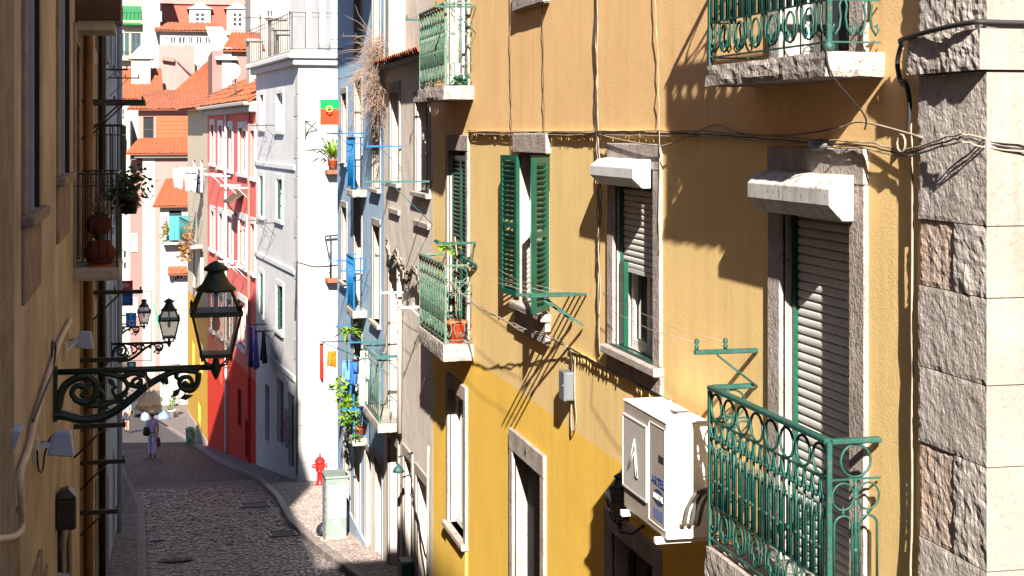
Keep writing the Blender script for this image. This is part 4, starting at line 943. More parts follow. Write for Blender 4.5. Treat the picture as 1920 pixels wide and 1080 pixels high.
# flag hung from a washing line
fl = empty('flag', YF.p(29.6,.45,.62), 'small green and red flag with a yellow emblem hung out high on the blue building', 'flag')
def flagsheet(name, z0, z1, mt):
    q = MB(); n = 10; vs = []
    for j in range(7):
        z = z0+(z1-z0)*j/6
        for i in range(n+1): x = i/n; vs.append(YF.p(29.2+.12*x, .34+.34*x, z)+Vector((0,-.02*math.sin(x*7+z*5),0)))
    q.add(vs, [(j*(n+1)+i, j*(n+1)+i+1, (j+1)*(n+1)+i+1, (j+1)*(n+1)+i) for j in range(6) for i in range(n)], 0, True); return q.obj(name, mt, fl)
flagsheet('green_field', .46, .64, mat('flag_green', (.0,.24,.07), rough=.8, transl=.3)); flagsheet('red_field', .16, .46, mat('flag_red', (.55,.045,.012), rough=.8, transl=.3))
ec = YF.p(29.21,.52,.46)+Vector((0,-.05,0)); n = 18
MB().tube([ec+Vector((.055*math.cos(2*math.pi*k/n),.0,.055*math.sin(2*math.pi*k/n))) for k in range(n)], .014, 5, closed=True).obj('emblem_ring', mat('flag_yellow', (.62,.40,.06), rough=.8), fl)
MB().lathe([(.001,-.004),(.035,0),(.001,.004)], ec, 12).obj('emblem_shield', M_WHITE, fl); o = fl.children[-1]
# bright bits of washing by the corner
def linep(u, o, z, along='n'):
    if along == 'n': return lambda s, d, zz: YF.p(u+d, o-s, z+zz)
    return lambda s, d, zz: YF.p(u+s, o+d, z+zz)
C_ = lambda n, c: mat(n, c, rough=.85, transl=.25)
cloth(linep(28.6,.62,-4.02), .16, .30, C_('cloth_orange',(.70,.16,.01)), 'orange cloth pegged on a line beside the blue building', 'laundry', ph=1)
cloth(linep(28.8,.74,-3.9), .07, .7, C_('cloth_red',(.5,.03,.02)), 'narrow red cloth hanging at the corner of the blue building', 'laundry', ph=2)
cloth(linep(28.2,.40,-4.15), .16, .36, C_('cloth_bluewhite',(.12,.28,.62)), 'blue patterned cloth on a line beside the blue building', 'laundry', ph=3)
cloth(linep(27.4,.36,-4.05), .15, .4, C_('cloth_navy',(.03,.12,.40)), 'dark blue cloth hanging left of the white jar', 'laundry', ph=4)
t = empty('washing_line', YF.p(28.5,.6,-3.9), 'dark washing line bracket carrying the orange and blue cloths', 'clothes rack')
MB().bar(YF.p(28.7,0,-3.86), YF.p(28.7,.78,-3.86), .02).obj('arm', M_BLACK, t); MB().bar(YF.p(28.15,0,-4.13), YF.p(28.7,.70,-3.87), .018).obj('brace', M_TEAL, t)
MB().tube([YF.p(27.38,.1,-4.05), YF.p(27.38,.5,-4.05)], .008, 5).obj('arm', M_BLACK, t)
t = empty('jar', YF.p(26.9,.18,-4.6), 'white cylindrical container standing behind the low balcony rail', 'container')
MB().lathe([(.09,0),(.095,.05),(.095,.8),(.07,.86),(.07,.95),(.001,.95)], YF.p(26.9,.16,-4.75), 14).obj('body', M_WHITE, t); MB().tube([YF.p(26.9,.0,-4.78), YF.p(26.9,.3,-4.78)], .02, 5).obj('bracket', M_BLACK, t)
# ---------------------------------------------------------------- white corner building
M_WHT = mat('white_plaster', (.50, .50, .50), (.44, .44, .445), nscale=1.2, bump=.003, bscale=40, bump2=.01, b2scale=2, rough=.9, spec=.1, streak=.18, stc=(.42,.38,.34))
M_GRYP = mat('grey_plaster', (.34, .32, .30), (.26, .24, .23), nscale=2, bump=.004, bscale=40, rough=.9, streak=.3)
KD = .088
WC = on_ground(560, 910)
WF = Fr((WC.x, WC.y, 0), (-KD, 1, 0), (-1, -KD, 0))
LW = WF.hit(480, 0)[0]
wb = empty('white_building', (WC.x, WC.y, zg(WC.y)), 'tall white corner building with a railed roof terrace', 'building')
def pr(fr, a, b, t, bt): r = fr.rect(a, b, t, bt); return (*r, .18, 0)
wh = [pr(WF,519,531,175,245), pr(WF,488,495,178,240), pr(WF,519,530,336,412), pr(WF,487,494,330,405), pr(WF,519,531,535,620), pr(WF,487,494,512,590), pr(WF,519,532,712,835), pr(WF,497,505,722,830), pr(WF,540,551,738,880)]
zt_w = 1.9
wall_mesh(WF, 0, LW, -13, zt_w, wh, thick=9).obj('wall', [M_WHT, M_DARK, M_WHT], wb)
for h in wh[:6]:
    q = MB(); a,b,c,d = h[:4]; q.fbox(WF,a-.14,b+.14,-.02,.03,d,d+.14); q.fbox(WF,a-.14,a,-.02,.028,c,d); q.fbox(WF,b,b+.14,-.02,.028,c,d); q.fbox(WF,a-.2,b+.2,-.02,.08,c-.1,c); q.obj('window_surround', M_WHT, wb)
    casement(WF, wb, a, b, c, d, -.10, M_WHITE if h[3] > -3 else M_SHUT, 2, 3, fw=.06)
    place('shutter', louvre_mesh((b-a)*.28, d-c, M_SHUT, 20), wb, WF.p(b-.3*(b-a), -.03, c), WF.ang) if c < -2 else None
for h in wh[6:]: MB().fbox(WF, h[0]+.02, h[1]-.02, -.17, -.12, h[2], h[3]).obj('door', M_WOOD, wb)
zl = WF.hit(540, 690)[1]
MB().fbox(WF, .45, LW-.02, -.02, .02, -13, zl).obj('plinth', M_GRYP, wb) if False else None
for z in (WF.hit(530,312)[1], WF.hit(530,499)[1], WF.hit(530,690)[1]): MB().fbox(WF, .5, LW, -.02, .05, z-.07, z+.07).obj('string_course', M_WHT, wb, bevel=.01)
# corner stones
z = -10.3; k = 0
while z < zt_w-.5:
    h_ = random.uniform(.5,.62); l = .62 if k % 2 else .42; l2 = .5 if k % 2 else .75
    MB().fbox(WF, -.022, l, -l2, .022, z+.006, z+h_-.006).obj('quoin_block', mat('white_quoin', (.38,.37,.355), (.32,.305,.285), nscale=3, rough=.9, bump=.006, bscale=30, streak=.3, stc=(.30,.26,.22)), wb, bevel=.01); z += h_; k += 1
# cornice, terrace rail
MB().fbox(WF, -.18, LW+.1, -9.1, .18, zt_w, zt_w+.18).obj('cornice', M_WHT, wb, bevel=.03); MB().fbox(WF, -.30, LW+.2, -9.2, .32, zt_w+.18, zt_w+.34).obj('cornice', M_WHT, wb, bevel=.03)
zr = zt_w+.34
M_RAIL = mat('grey_rail', (.045,.042,.04), rough=.6)
tr_ = MB().fbox(WF, -.28, LW+.1, -9, .28, zr, zr+.06).obj('terrace', M_PALE, wb)
rail_panel(tr_, WF.p(-.2,.22,zr+.06), WF.ang, LW+.1, 1.05, M_RAIL, 'bars', .38, True, .011, .013)
rail_panel(tr_, WF.p(-.2,.22,zr+.06), math.atan2(-WF.n.y,-WF.n.x), 6, 1.05, M_RAIL, 'bars', .38, True, .011, .013)
UW = Fr(WF.p(.9,-1.1,0), WF.u, WF.n)
wall_mesh(UW, 0, LW-1, zr+.06, zr+4.5, [(.8,1.7,zr+.4,zr+2.5,.2,0),(3,3.9,zr+.4,zr+2.5,.2,0)], thick=7).obj('upper_wall', [M_WHT, M_DARK, M_WHT], wb)
MB().fbox(UW, -.2, LW-.8, -7.2, .3, zr+4.5, zr+4.8).obj('cornice', M_WHT, wb, bevel=.03)
for a in (.8, 3.0): casement(UW, wb, a, a+.9, zr+.4, zr+2.5, -.1)
# brackets and wall things on the white building
t = empty('wall_bracket', WF.p(0,.0,0), 'thin dark sign bracket on the bright corner of the white building', 'bracket')
SW = Fr((WC.x, WC.y, 0), -WF.n, -WF.u)     # the sunlit end wall
u_, z_ = SW.hit(573, 235)
MB().tube([SW.p(u_,.03,z_+.1), SW.p(u_+.1,.25,z_+.12), SW.p(u_+.22,.4,z_+.1), SW.p(u_+.05,.1,z_-.15), SW.p(u_,.03,z_-.32)], .018, 5).obj('bracket_rod', M_BLACK, t); MB().tube([SW.p(u_,.02,z_+.15), SW.p(u_,.02,z_-.4)], .018, 5).obj('bracket_back', M_BLACK, t)
u_, z_ = SW.hit(617, 470)
t = empty('balcony_lamp', SW.p(u_,0,z_), 'dark lamp on a post standing on the small ledge of the white corner', 'lamp')
MB().tube([SW.p(u_,.2,z_-.75), SW.p(u_,.2,z_+.45)], .03, 6).obj('post', M_BLACK, t); MB().bar(SW.p(u_-.15,.2,z_+.42), SW.p(u_+.4,.2,z_+.45), .05).obj('arm', M_BLACK, t); MB().bar(SW.p(u_-.15,.2,z_+.42), SW.p(u_-.05,.2,z_-.1), .04).obj('arm', M_BLACK, t)
MB().tube([SW.p(u_,.0,z_-.6), SW.p(u_,.2,z_-.6)], .02, 5).obj('wall_stay', M_BLACK, t)
for (px, py) in ((622, 318), (622, 520)):
    u_, z_ = SW.hit(px, py); MB().fbox(SW, u_-.2, u_+1.2, 0, .42, z_-.12, z_).obj('ledge', M_TILE, wb, bevel=.01)
u_, z_ = SW.hit(618, 315)
t = empty('potted_palm', SW.p(u_,.25,z_), 'green palm plant on the upper ledge of the white corner', 'plant')
pot(SW.p(u_+.05,.22,z_), .15, .25, M_TERRA, t); q = MB(); c = SW.p(u_+.05,.22,z_+.3)
for i in range(40):
    a = random.uniform(0,6.28); el = random.uniform(.2,1.4); d = Vector((math.cos(a)*math.cos(el), math.sin(a)*math.cos(el), math.sin(el))); l = random.uniform(.6,1.15); s_ = d.cross(Vector((0,0,1))).normalized()*.035
    q.add([c-s_*.5, c+s_*.5, c+d*l*.6+s_, c+d*l*.6-s_, c+d*l+Vector((0,0,-.25))], [(0,1,2,3),(3,2,4)])
q.obj('fronds', M_LEAFY, t); MB().tube([SW.p(u_+.05,.22,z_+.2), c], .03, 6).obj('trunk', M_TWIG, t)
for k, (px, py, lab) in enumerate(((517, 235, 'thin clothes rack high on the white building'), (517, 418, 'thin clothes rack at mid height on the white building'), (517, 620, 'dark clothes rack low on the white building holding washing'))):
    u_, z_ = WF.hit(px, py); clothes_rack(WF, u_, u_+1.7, z_, .62, M_RAIL, lab, narm=2, nline=3, w=.03)
cable('cable', [WF.p(.3,.05,-5.2), WF.p(0,.05,-3.7), WF.p(-.03,.0,-3.6), SW.p(.5,.03,-3.72), SW.p(1.4,.03,-3.65)], .016, M_CABLE, 'dark cable round the corner of the white building')
cable('cable', [WF.p(.05,.04,-9.5), WF.p(.05,.04,-6), WF.p(.06,.04,-3.7)], .018, M_CABLE, 'vertical cable down the edge of the white building')
# blue and purple washing below the white building windows
u_, z_ = WF.hit(508, 612)
def wl_(o, z, u): return lambda s, d, zz: WF.p(u+s, o+d, z+zz)
cloth(wl_(.62, z_, u_-.3), .55, 1.25, C_('cloth_darkblue',(.02,.05,.22)), 'long dark blue garment on the white building washing line', 'laundry', ph=.5)
cloth(wl_(.50, z_, u_+.1), .5, .8, C_('cloth_lilac',(.33,.28,.60)), 'lilac cloth hanging between the blue garments', 'laundry', ph=1.5)
cloth(wl_(.55, z_, u_-.85), .5, 1.15, C_('cloth_purple',(.10,.09,.42)), 'violet blue garment nearest the white corner', 'laundry', ph=2.5)
cloth(wl_(.40, z_, u_-1.4), .5, .9, C_('cloth_black',(.015,.015,.03)), 'black garment hanging at the right end of the washing', 'laundry', ph=3.5)
# ---------------------------------------------------------------- red building
M_RED = mat('red_plaster', (.50, .035, .02), (.92,.9,.9), nscale=1.0, bump=.003, bscale=40, rough=.9, spec=.1, zbands=[(WF.hit(455,690)[1], (.54, .13, .108))], streak=.12, stc=(.55,.22,.18), contrast=.3)
RFo = WF.p(LW+.004, 0, 0); RF = Fr((RFo.x, RFo.y, 0), WF.u, WF.n); LR = RF.hit(389, 0)[0]
rb = empty('red_building', (RFo.x, RFo.y, zg(RFo.y)), 'red and salmon building with rows of white framed windows', 'building')
rh = []
for (a, b, t_, bt) in [(449,463,240,325),(425,436,238,318),(411,418,236,312),(396,402,234,306),(471,478,245,332),(449,463,412,498),(425,436,405,485),(411,418,400,475),(396,402,396,466),(471,478,420,510),(449,462,565,650),(425,435,560,640),(411,418,556,628),(397,402,552,618),(446,453,730,800),(460,468,790,860),(412,418,650,720)]: rh.append(pr(RF, a, b, t_, bt))
zt_r = RF.hit(434, 214)[1]
wall_mesh(RF, 0, LR, -16, zt_r, rh, thick=9).obj('wall', [M_RED, M_DARK, M_WHT], rb)
for i, h in enumerate(rh):
    a,b,c,d = h[:4]; w = .22
    if i < 14:
        q = MB(); q.fbox(RF,a-w,b+w,-.02,.04,d,d+w); q.fbox(RF,a-w,a,-.02,.038,c,d); q.fbox(RF,b,b+w,-.02,.038,c,d); q.fbox(RF,a-w-.05,b+w+.05,-.02,.10,c-.12,c); q.obj('window_surround', M_WHT, rb)
        casement(RF, rb, a, b, c, d, -.08, M_WHITE, 2, 3, fw=.09)
    else: MB().fbox(RF, a+.02, b-.02, -.16, -.1, c, d).obj('door', M_SHUT, rb)
MB().fbox(RF, -.05, LR+.1, -9.1, .22, zt_r, zt_r+.22).obj('cornice', M_GRYP, rb, bevel=.03); MB().fbox(RF, -.05, LR+.15, -.6, .42, zt_r+.22, zt_r+.36).obj('gutter', M_PALE, rb, bevel=.03)
tile_roof('roof', rb, RF.p(-.1,.3,zt_r+.37), RF.p(LR+.1,.3,zt_r+.37), RF.p(LR-.2,-5,zt_r+3.6), RF.p(.1,-5,zt_r+3.6), M_TILEO, pitch=.24)
MB().prism([(.0,zt_r+.3),(-5,zt_r+3.5),(-9,zt_r+.3)], lambda o, z, d: RF.p(d, o, z), .05, .3).obj('gable', M_RED, rb)
for (u, o, h2, w, nm) in ((.8,-.9,2.2,.5,'a'),(4.5,-1.4,2.6,.45,'b'),(8.3,-1.0,2.4,.5,'c'),(6.3,-2.4,4.3,.7,'d'),(10.5,-2.2,3.4,.6,'e')):
    c = MB().fbox(RF, u, u+w*1.5, o-w, o, zt_r+.4, zt_r+.4+h2).obj('chimney', M_PALE, rb, bevel=.02); MB().fbox(RF, u-.08, u+w*1.5+.08, o-w-.08, o+.08, zt_r+.4+h2, zt_r+.5+h2).obj('cap', M_PALE, c)
t = empty('roof_aerial', RF.p(3,-.5,zt_r+1), 'television aerial and mast over the red building roof', 'aerial')
MB().tube([RF.p(3,-.6,zt_r+.6), RF.p(3,-.6,zt_r+3.4)], .025, 6).obj('mast', M_RAIL, t)
for k in range(6): MB().tube([RF.p(2.5,-.6+.0,zt_r+3.3-.02*k)+Vector((.2*k-.4,0,0)), RF.p(3.3,-.6,zt_r+3.3)+Vector((.2*k-.4,0,.0))], .012, 4).obj('element', M_RAIL, t)
MB().tube([RF.p(3,-.6,zt_r+3.3)+Vector((-.7,0,0)), RF.p(3,-.6,zt_r+3.3)+Vector((.8,0,0))], .014, 4).obj('boom', M_RAIL, t)
t = empty('satellite_dish', RF.p(5.6,.1,zt_r+.4), 'white satellite dish on the red building roof edge', 'satellite dish')
MB().lathe([(.001,0),(.14,.015),(.25,.05),(.32,.1),(.31,.105),(.24,.06),(.14,.03),(.001,.015)], (0,0,0), 20).obj('dish', M_WHITE, t, org=(0,0,0)); o = t.children[-1]; o.location = RF.p(5.6,.0,zt_r+1.5)-ORG[t]; o.rotation_euler = (math.radians(70),0,math.radians(-20))
MB().tube([RF.p(5.6,-.1,zt_r+.3), RF.p(5.6,-.1,zt_r+1.5)], .03, 6).obj('mast', M_RAIL, t)
for k, (px, py) in enumerate(((434, 330), (470, 352), (405, 318), (434, 668), (465, 500))):
    u_, z_ = RF.hit(px, py, .0)
    clothes_rack(RF, u_, u_+2.4, z_, .7, M_WHITE if k in (0,1,4) else M_RAIL, ['white clothes rack under a high red building window', 'white clothes rack at the right edge of the red building', 'dark clothes rack far up on the red building', 'dark clothes rack on the red building just above the deep red storey', 'white clothes rack under the middle red building windows'][k], narm=2, nline=3, w=.03)
for k in range(3):
    u_, z_ = RF.hit(440+22*k, 0)[0], -1.2
cable('downpipe', [RF.p(6.8,.08,zt_r+.3), RF.p(6.8,.08,-6), RF.p(6.8,.08,-12)], .05, M_WHT, 'pale downpipe on the left part of the red facade', 'pipe')
cable('downpipe', [RF.p(1.0,.08,zt_r+.3), RF.p(1.0,.08,-6), RF.p(1.0,.08,-12)], .05, M_RED, 'red downpipe near the white building', 'pipe')
t = empty('awning', RF.p(2.4,0,-1.9), 'dark hood sticking out of the red facade', 'awning'); u_, z_ = RF.hit(452, 362)
MB().hexa([RF.p(u_-.8,0,z_),RF.p(u_+.8,0,z_),RF.p(u_+.8,.5,z_-.35),RF.p(u_-.8,.5,z_-.35),RF.p(u_-.8,0,z_+.08),RF.p(u_+.8,0,z_+.08),RF.p(u_+.8,.5,z_-.28),RF.p(u_-.8,.5,z_-.28)]).obj('hood', M_WOOD, t); MB().tube([RF.p(u_+.7,0,z_-.9), RF.p(u_+.7,.45,z_-.3)], .02, 5).obj('stay', M_BLACK, t)
# yellow house and beige house further down on the same side
GFo = RF.p(LR+.004, 0, 0); GF = Fr((GFo.x, GFo.y, 0), WF.u, WF.n); LG = GF.hit(352, 0)[0]
M_YEL = mat('bright_yellow_plaster', (.46, .27, .045), (.95,.93,.9), nscale=1.0, rough=.9, spec=.1, zbands=[(GF.hit(370,560)[1], (.42,.36,.29))], contrast=.3, bump=.004, bscale=30)
gb = empty('yellow_house', (GFo.x, GFo.y, zg(GFo.y)), 'small bright yellow house beyond the red building', 'building')
gh = [pr(GF,361,365,640,690), pr(GF,375,380,640,700), pr(GF,372,376,755,810), pr(GF,362,366,300,360), pr(GF,376,380,300,370), pr(GF,362,366,470,540), pr(GF,376,381,470,545)]
zt_g = GF.hit(370, 205)[1]
wall_mesh(GF, 0, LG, -18, zt_g, gh, thick=8).obj('wall', [M_YEL, M_DARK, M_WHT], gb)
for h in gh: casement(GF, gb, h[0], h[1], h[2], h[3], -.1, M_WHITE, 2, 2); 
MB().fbox(GF, .0, LG, -.02, .03, -18, GF.hit(365,790)[1]).obj('plinth', M_PALE, gb)
tile_roof('roof', gb, GF.p(-.1,.5,zt_g), GF.p(LG+.2,.5,zt_g), GF.p(LG+.2,-5,zt_g+2.5), GF.p(-.1,-5,zt_g+2.5), M_TILE, pitch=.25)
u_, z_ = GF.hit(372, 455)
balcony(GF, gb, u_-1.5, u_+2.2, .6, z_, .15, 1.0, M_TEAL, 'bars', M_PALE, step=.2, side='bars', r=.012)
foliage(GF.p(u_-1.4,.7,z_+.1), (.3,.4,.7), 160, .2, mat('autumn_leaf', (.30,.10,.03), (.22,.13,.03), nscale=5, rough=.7, transl=.2), gb, 'creeper')
u_, z_ = GF.hit(384, 316)
clothes_rack(GF, u_-.8, u_+1.4, z_, .9, M_WHITE, 'white clothes rack carrying shirts beyond the red building', narm=2, nline=3, w=.03)
def gl_(o, z, u): return lambda s, d, zz: GF.p(u+d, o-s, z+zz)
cloth(gl_(.85, z_, u_-.5), .45, .95, C_('cloth_paleblue',(.45,.52,.62)), 'pale blue shirt hanging beyond the red building', 'laundry', ph=.3, shape=lambda t: 1.25-.4*t)
cloth(gl_(.5, z_, u_-.2), .3, 1.0, C_('cloth_navy2',(.06,.07,.11)), 'dark trousers hanging between the pale shirts', 'laundry', ph=1.3)
cloth(gl_(1.25, z_, u_+.2), .4, .8, C_('cloth_offwhite',(.5,.52,.55)), 'off white shirt at the left end of the far washing', 'laundry', ph=2.3, shape=lambda t: 1.2-.3*t)
# ---------------------------------------------------------------- left side of the street (all in shade)
LF = Fr((-.8, 0, 0), (0, 1, 0), (1, 0, 0))
M_OCH = mat('ochre_plaster', (.47, .425, .385), (.27, .25, .232), nscale=1.3, bump=.006, bscale=40, bump2=.015, b2scale=2, rough=.9, spec=.1, contrast=.3, streak=.8, stc=(.20,.13,.08))
M_BRN = mat('brown_stained_plaster', (.24, .155, .09), (.15, .09, .05), nscale=1.6, bump=.004, bscale=40, rough=.9, spec=.1, streak=.7, stc=(.07,.045,.03))
M_GRL = mat('cool_grey_plaster', (.42, .42, .43), (.34, .33, .34), nscale=1.4, bump=.004, bscale=40, rough=.9, spec=.1, streak=.4, stc=(.2,.19,.18))
M_DST = mat('dark_stone', (.27, .24, .225), (.18, .155, .145), nscale=4, bump=.02, bscale=26, bump2=.02, b2scale=8, rough=.95, spec=.1)
ob = empty('ochre_building', (-.8, 12, zg(12)), 'stained ochre building in deep shade at the left edge', 'building')
oh = [(10.05,11.0,-.50,2.2,.22,0), (13.4,14.7,-.36,2.3,.22,0), (10.0,11.1,-5.6,-3.1,.25,0), (14.0,15.0,-6.0,-3.6,.25,0), (16.0,16.9,-1.33,.9,.22,0)]
wall_mesh(LF, 2, 17.2, -9, 4.3, oh, thick=8).obj('wall', [M_OCH, M_DARK, M_DST], ob)
MB().fbox(LF, 7.8, 8.95, -.02, .035, -9, 4.29).obj('stone_pilaster', M_DST, ob, bevel=.01)
for h in oh[:2]:
    surround(LF, ob, h, w=.22, proud=.03, m=M_DST, sill=True, lint=.2); MB().fbox(LF, h[0]-.22, h[1]+.2, -.02, .022, h[2]-.55, h[2]-.073).obj('stone_apron', M_DST, ob, bevel=.006)
    casement(LF, ob, h[0], h[1], h[2], h[3], -.09, M_FLOOD, 2, 3)
    MB().fbox(LF, h[1]-.05, h[1]-.002, -.088, .028, h[2]+.002, h[3]).obj('dark_opening_board', mat('dark_opening_tone', (.012,.014,.018), rough=.6), ob); MB().fbox(LF, h[0]+.08, h[0]+.115, -.088, .05, h[2]+.02, h[3]).obj('shutter_edge', mat('blue_grey_paint', (.26,.32,.50), rough=.6), ob)  # dark board added so the reveal reads as a dark opening
for h in oh[2:]: surround(LF, ob, h, w=.16, proud=.03, m=M_DST, sill=False); casement(LF, ob, h[0], h[1], h[2], h[3], -.1, M_WOOD, 2, 3)
MB().fbox(LF, 9.0, 9.6, -.02, .018, -9, -2.2).obj('render_patch', M_DST, ob); MB().fbox(LF, 11.3, 12.0, -.02, .012, -9, -3.2).obj('render_patch', M_DST, ob)
M_BIRON = M_BLACK
lb1 = balcony(LF, ob, 15.84, 17.15, .45, -1.33, .13, .93, M_BLACK, 'bars', M_GRYP, step=.085, side='bars', r=.007, hr=.014, lab='black railed balcony holding round terracotta pots')
MB().fbox(LF, 16.2, 17.19, -.02, .45, 1.15, 1.36).obj('balcony_floor', M_WOOD, ob, bevel=.01); MB().fbox(LF, 16.25, 17.19, .02, .38, 1.05, 1.15).obj('balcony_floor', M_OCH, ob)
brb = empty('brown_building', (-.8, 20, zg(20)), 'brown stained narrow building in shade behind the lamp bracket', 'building')
sh_ = [(18.2,19.1,-1.5,.9,.2,0),(20.3,21.2,-1.5,.9,.2,0),(22.3,23.1,-1.5,.9,.2,0),(18.2,19.1,-4.4,-2.4,.2,0),(20.3,21.2,-4.6,-2.4,.2,0),(18.6,19.6,-7,-4.9,.2,0),(22.0,23.0,-7.2,-4.9,.2,0),(18.2,19.1,1.6,3.4,.2,0)]
wall_mesh(LF, 17.203, 24.0, -9.5, 8.2, sh_, thick=8).obj('wall', [M_BRN, M_DARK, M_DST], brb)
for h in sh_: surround(LF, brb, h, w=.14, proud=.03, m=M_OCH, sill=h[2] > -4.5); casement(LF, brb, h[0], h[1], h[2], h[3], -.1, M_WOOD, 2, 3)
balcony(LF, brb, 19.2, 21.6, .42, -.85, .12, .95, M_BLACK, 'bars', M_GRYP, step=.1, side='bars', r=.007, hr=.014)
MB().tube([LF.p(17.5,.08,8.1), LF.p(17.5,.08,-8)], .05, 8).obj('downpipe', M_BRN, brb); MB().tube([LF.p(21.9,.08,8.1), LF.p(21.9,.08,-8)], .05, 8).obj('downpipe', M_BLACK, brb)
for u in (17.9, 19.5, 22.2): MB().fbox(LF, u, u+.25, 0, .06, -9, 8.15).obj('pilaster', M_OCH, brb, bevel=.01)
gyb = empty('grey_building', (-.8, 29, zg(29)), 'pale grey building in shade at the end of the left row', 'building')
ghs = [(u, u+.9, z, z+1.7, .2, 0) for u in (25.2, 28.0, 30.8) for z in (1.2, -1.7, -4.6)] + [(26.0,27.0,-8,-5.6,.2,0), (30,31,-8.5,-6.1,.2,0)]
LE = 33.6
wall_mesh(LF, 24.003, LE, -10, 2.9, ghs, thick=8).obj('wall', [M_GRL, M_DARK, M_DST], gyb)
for h in ghs: surround(LF, gyb, h, w=.12, proud=.025, m=M_GRL, sill=True); casement(LF, gyb, h[0], h[1], h[2], h[3], -.1, M_WOOD, 2, 3)
q = MB(); p = LF.p
q.prism([(24.003,2.9),(LE,2.9),(LE-.3,4.2),(30.8,6.6),(29.6,8.0),(24.003,8.2)], lambda u, z, d: p(u, d, z), 0.0, -8.0); q.obj('attic_storey', M_GRL, gyb)
MB().fbox(LF, LE-.18, LE+.02, 0, .05, -10, 3).obj('corner_strip', mat('green_grey_strip', (.13,.17,.15), rough=.8), gyb)
MB().tube([LF.p(32.4,.08,3), LF.p(32.4,.08,-8.3)], .05, 8).obj('downpipe', M_GRL, gyb)
# next building further down, set back: mostly hidden, carries signs and the farthest lamp
L2 = Fr((-1.62, 0, 0), (0, 1, 0), (1, 0, 0))
hb = empty('set_back_building', (-1.62, 40, zg(40)), 'low plastered building set back beyond the grey one on the left', 'building')
wall_mesh(L2, 33.7, 50, -12, -2.0, [(35,36,-6.5,-4.5,.2,0),(39,40,-6.5,-4.5,.2,0),(44,45,-7,-5,.2,0)], thick=7).obj('wall', [M_GRL, M_DARK, M_DST], hb)
for u, z in ((35,-6.5),(39,-6.5),(44,-7)): casement(L2, hb, u, u+1, z, z+2, -.1, M_WHITE)
tile_roof('roof', hb, L2.p(33.7,.3,-2), L2.p(50,.3,-2), L2.p(50,-6,-.3), L2.p(33.7,-6,-.3), M_TILE)
# unseen house rows added uphill behind the viewer to block sky light
for (fr_, u0, u1, zt_, mt_, nm, lab) in ((LF, -60, -.02, 8.0, M_OCH, 'added_ochre_house', 'unseen ochre house row added behind the viewpoint to block sky light, left side'), (Fr((3.9,0,0),(0,1,0),(-1,0,0)), -60, 1.2, 10.0, M_BEI, 'added_beige_house', 'unseen beige house row added behind the viewpoint to block sky light, right side')):
    t = empty(nm, fr_.p(-10,0,zg(-10)), lab, 'building')
    hs = [(u, u+1.0, z, z+1.7, .2, 0) for u in range(-57, 0, 3) for z in (-1.2, 2.0, 5.0)]
    wall_mesh(fr_, u0, u1, -9, zt_, hs, thick=8).obj('wall', [mt_, M_DARK, M_DST], t)
    MB().fbox(fr_, u0, u1, -8, .3, zt_, zt_+.3).obj('cornice', M_GRYP, t)
MB().fbox(LF, 14.2, 17.2, -8, -.012, 4.301, 7.2).obj('attic_storey', M_OCH, ob)
MB().fbox(LF, -.02, 2.003, -8, -.01, -9, 4.3).obj('wall', M_OCH, ob)
# ---- street lamps on scrolled brackets
def zz(P): return [((90+a/3.177-100)/235, -(470+b/3.177-688)/235) for a, b in P]
CURV = [
 (zz([(20,960),(60,900),(72,840),(100,775),(160,735),(230,722),(275,760),(282,825),(245,878),(180,872),(142,828),(158,785),(205,782),(226,812),(205,838)]), .028),
 (zz([(25,955),(90,955),(200,985),(330,972),(430,920),(520,848),(600,785),(690,735),(770,708),(850,712),(895,725)]), .030),
 (zz([(300,700),(380,720),(440,745),(470,790),(450,830),(400,850),(380,810),(410,790)]), .018),
 (zz([(430,742),(500,714),(575,738),(612,785)]), .020),
 (zz([(600,790),(560,800),(510,790),(500,762),(530,745),(555,762),(540,780)]), .016),
 (zz([(895,725),(888,790),(850,832),(800,818),(780,780),(800,752),(840,752),(858,785),(835,805),(815,790)]), .020),
 (zz([(770,708),(760,745),(790,770)]), .018), (zz([(690,735),(700,770),(705,790)]), .020),
 (zz([(150,860),(230,900),(330,905),(420,870),(470,830)]), .016), (zz([(300,905),(330,850),(300,790),(340,760)]), .014)]
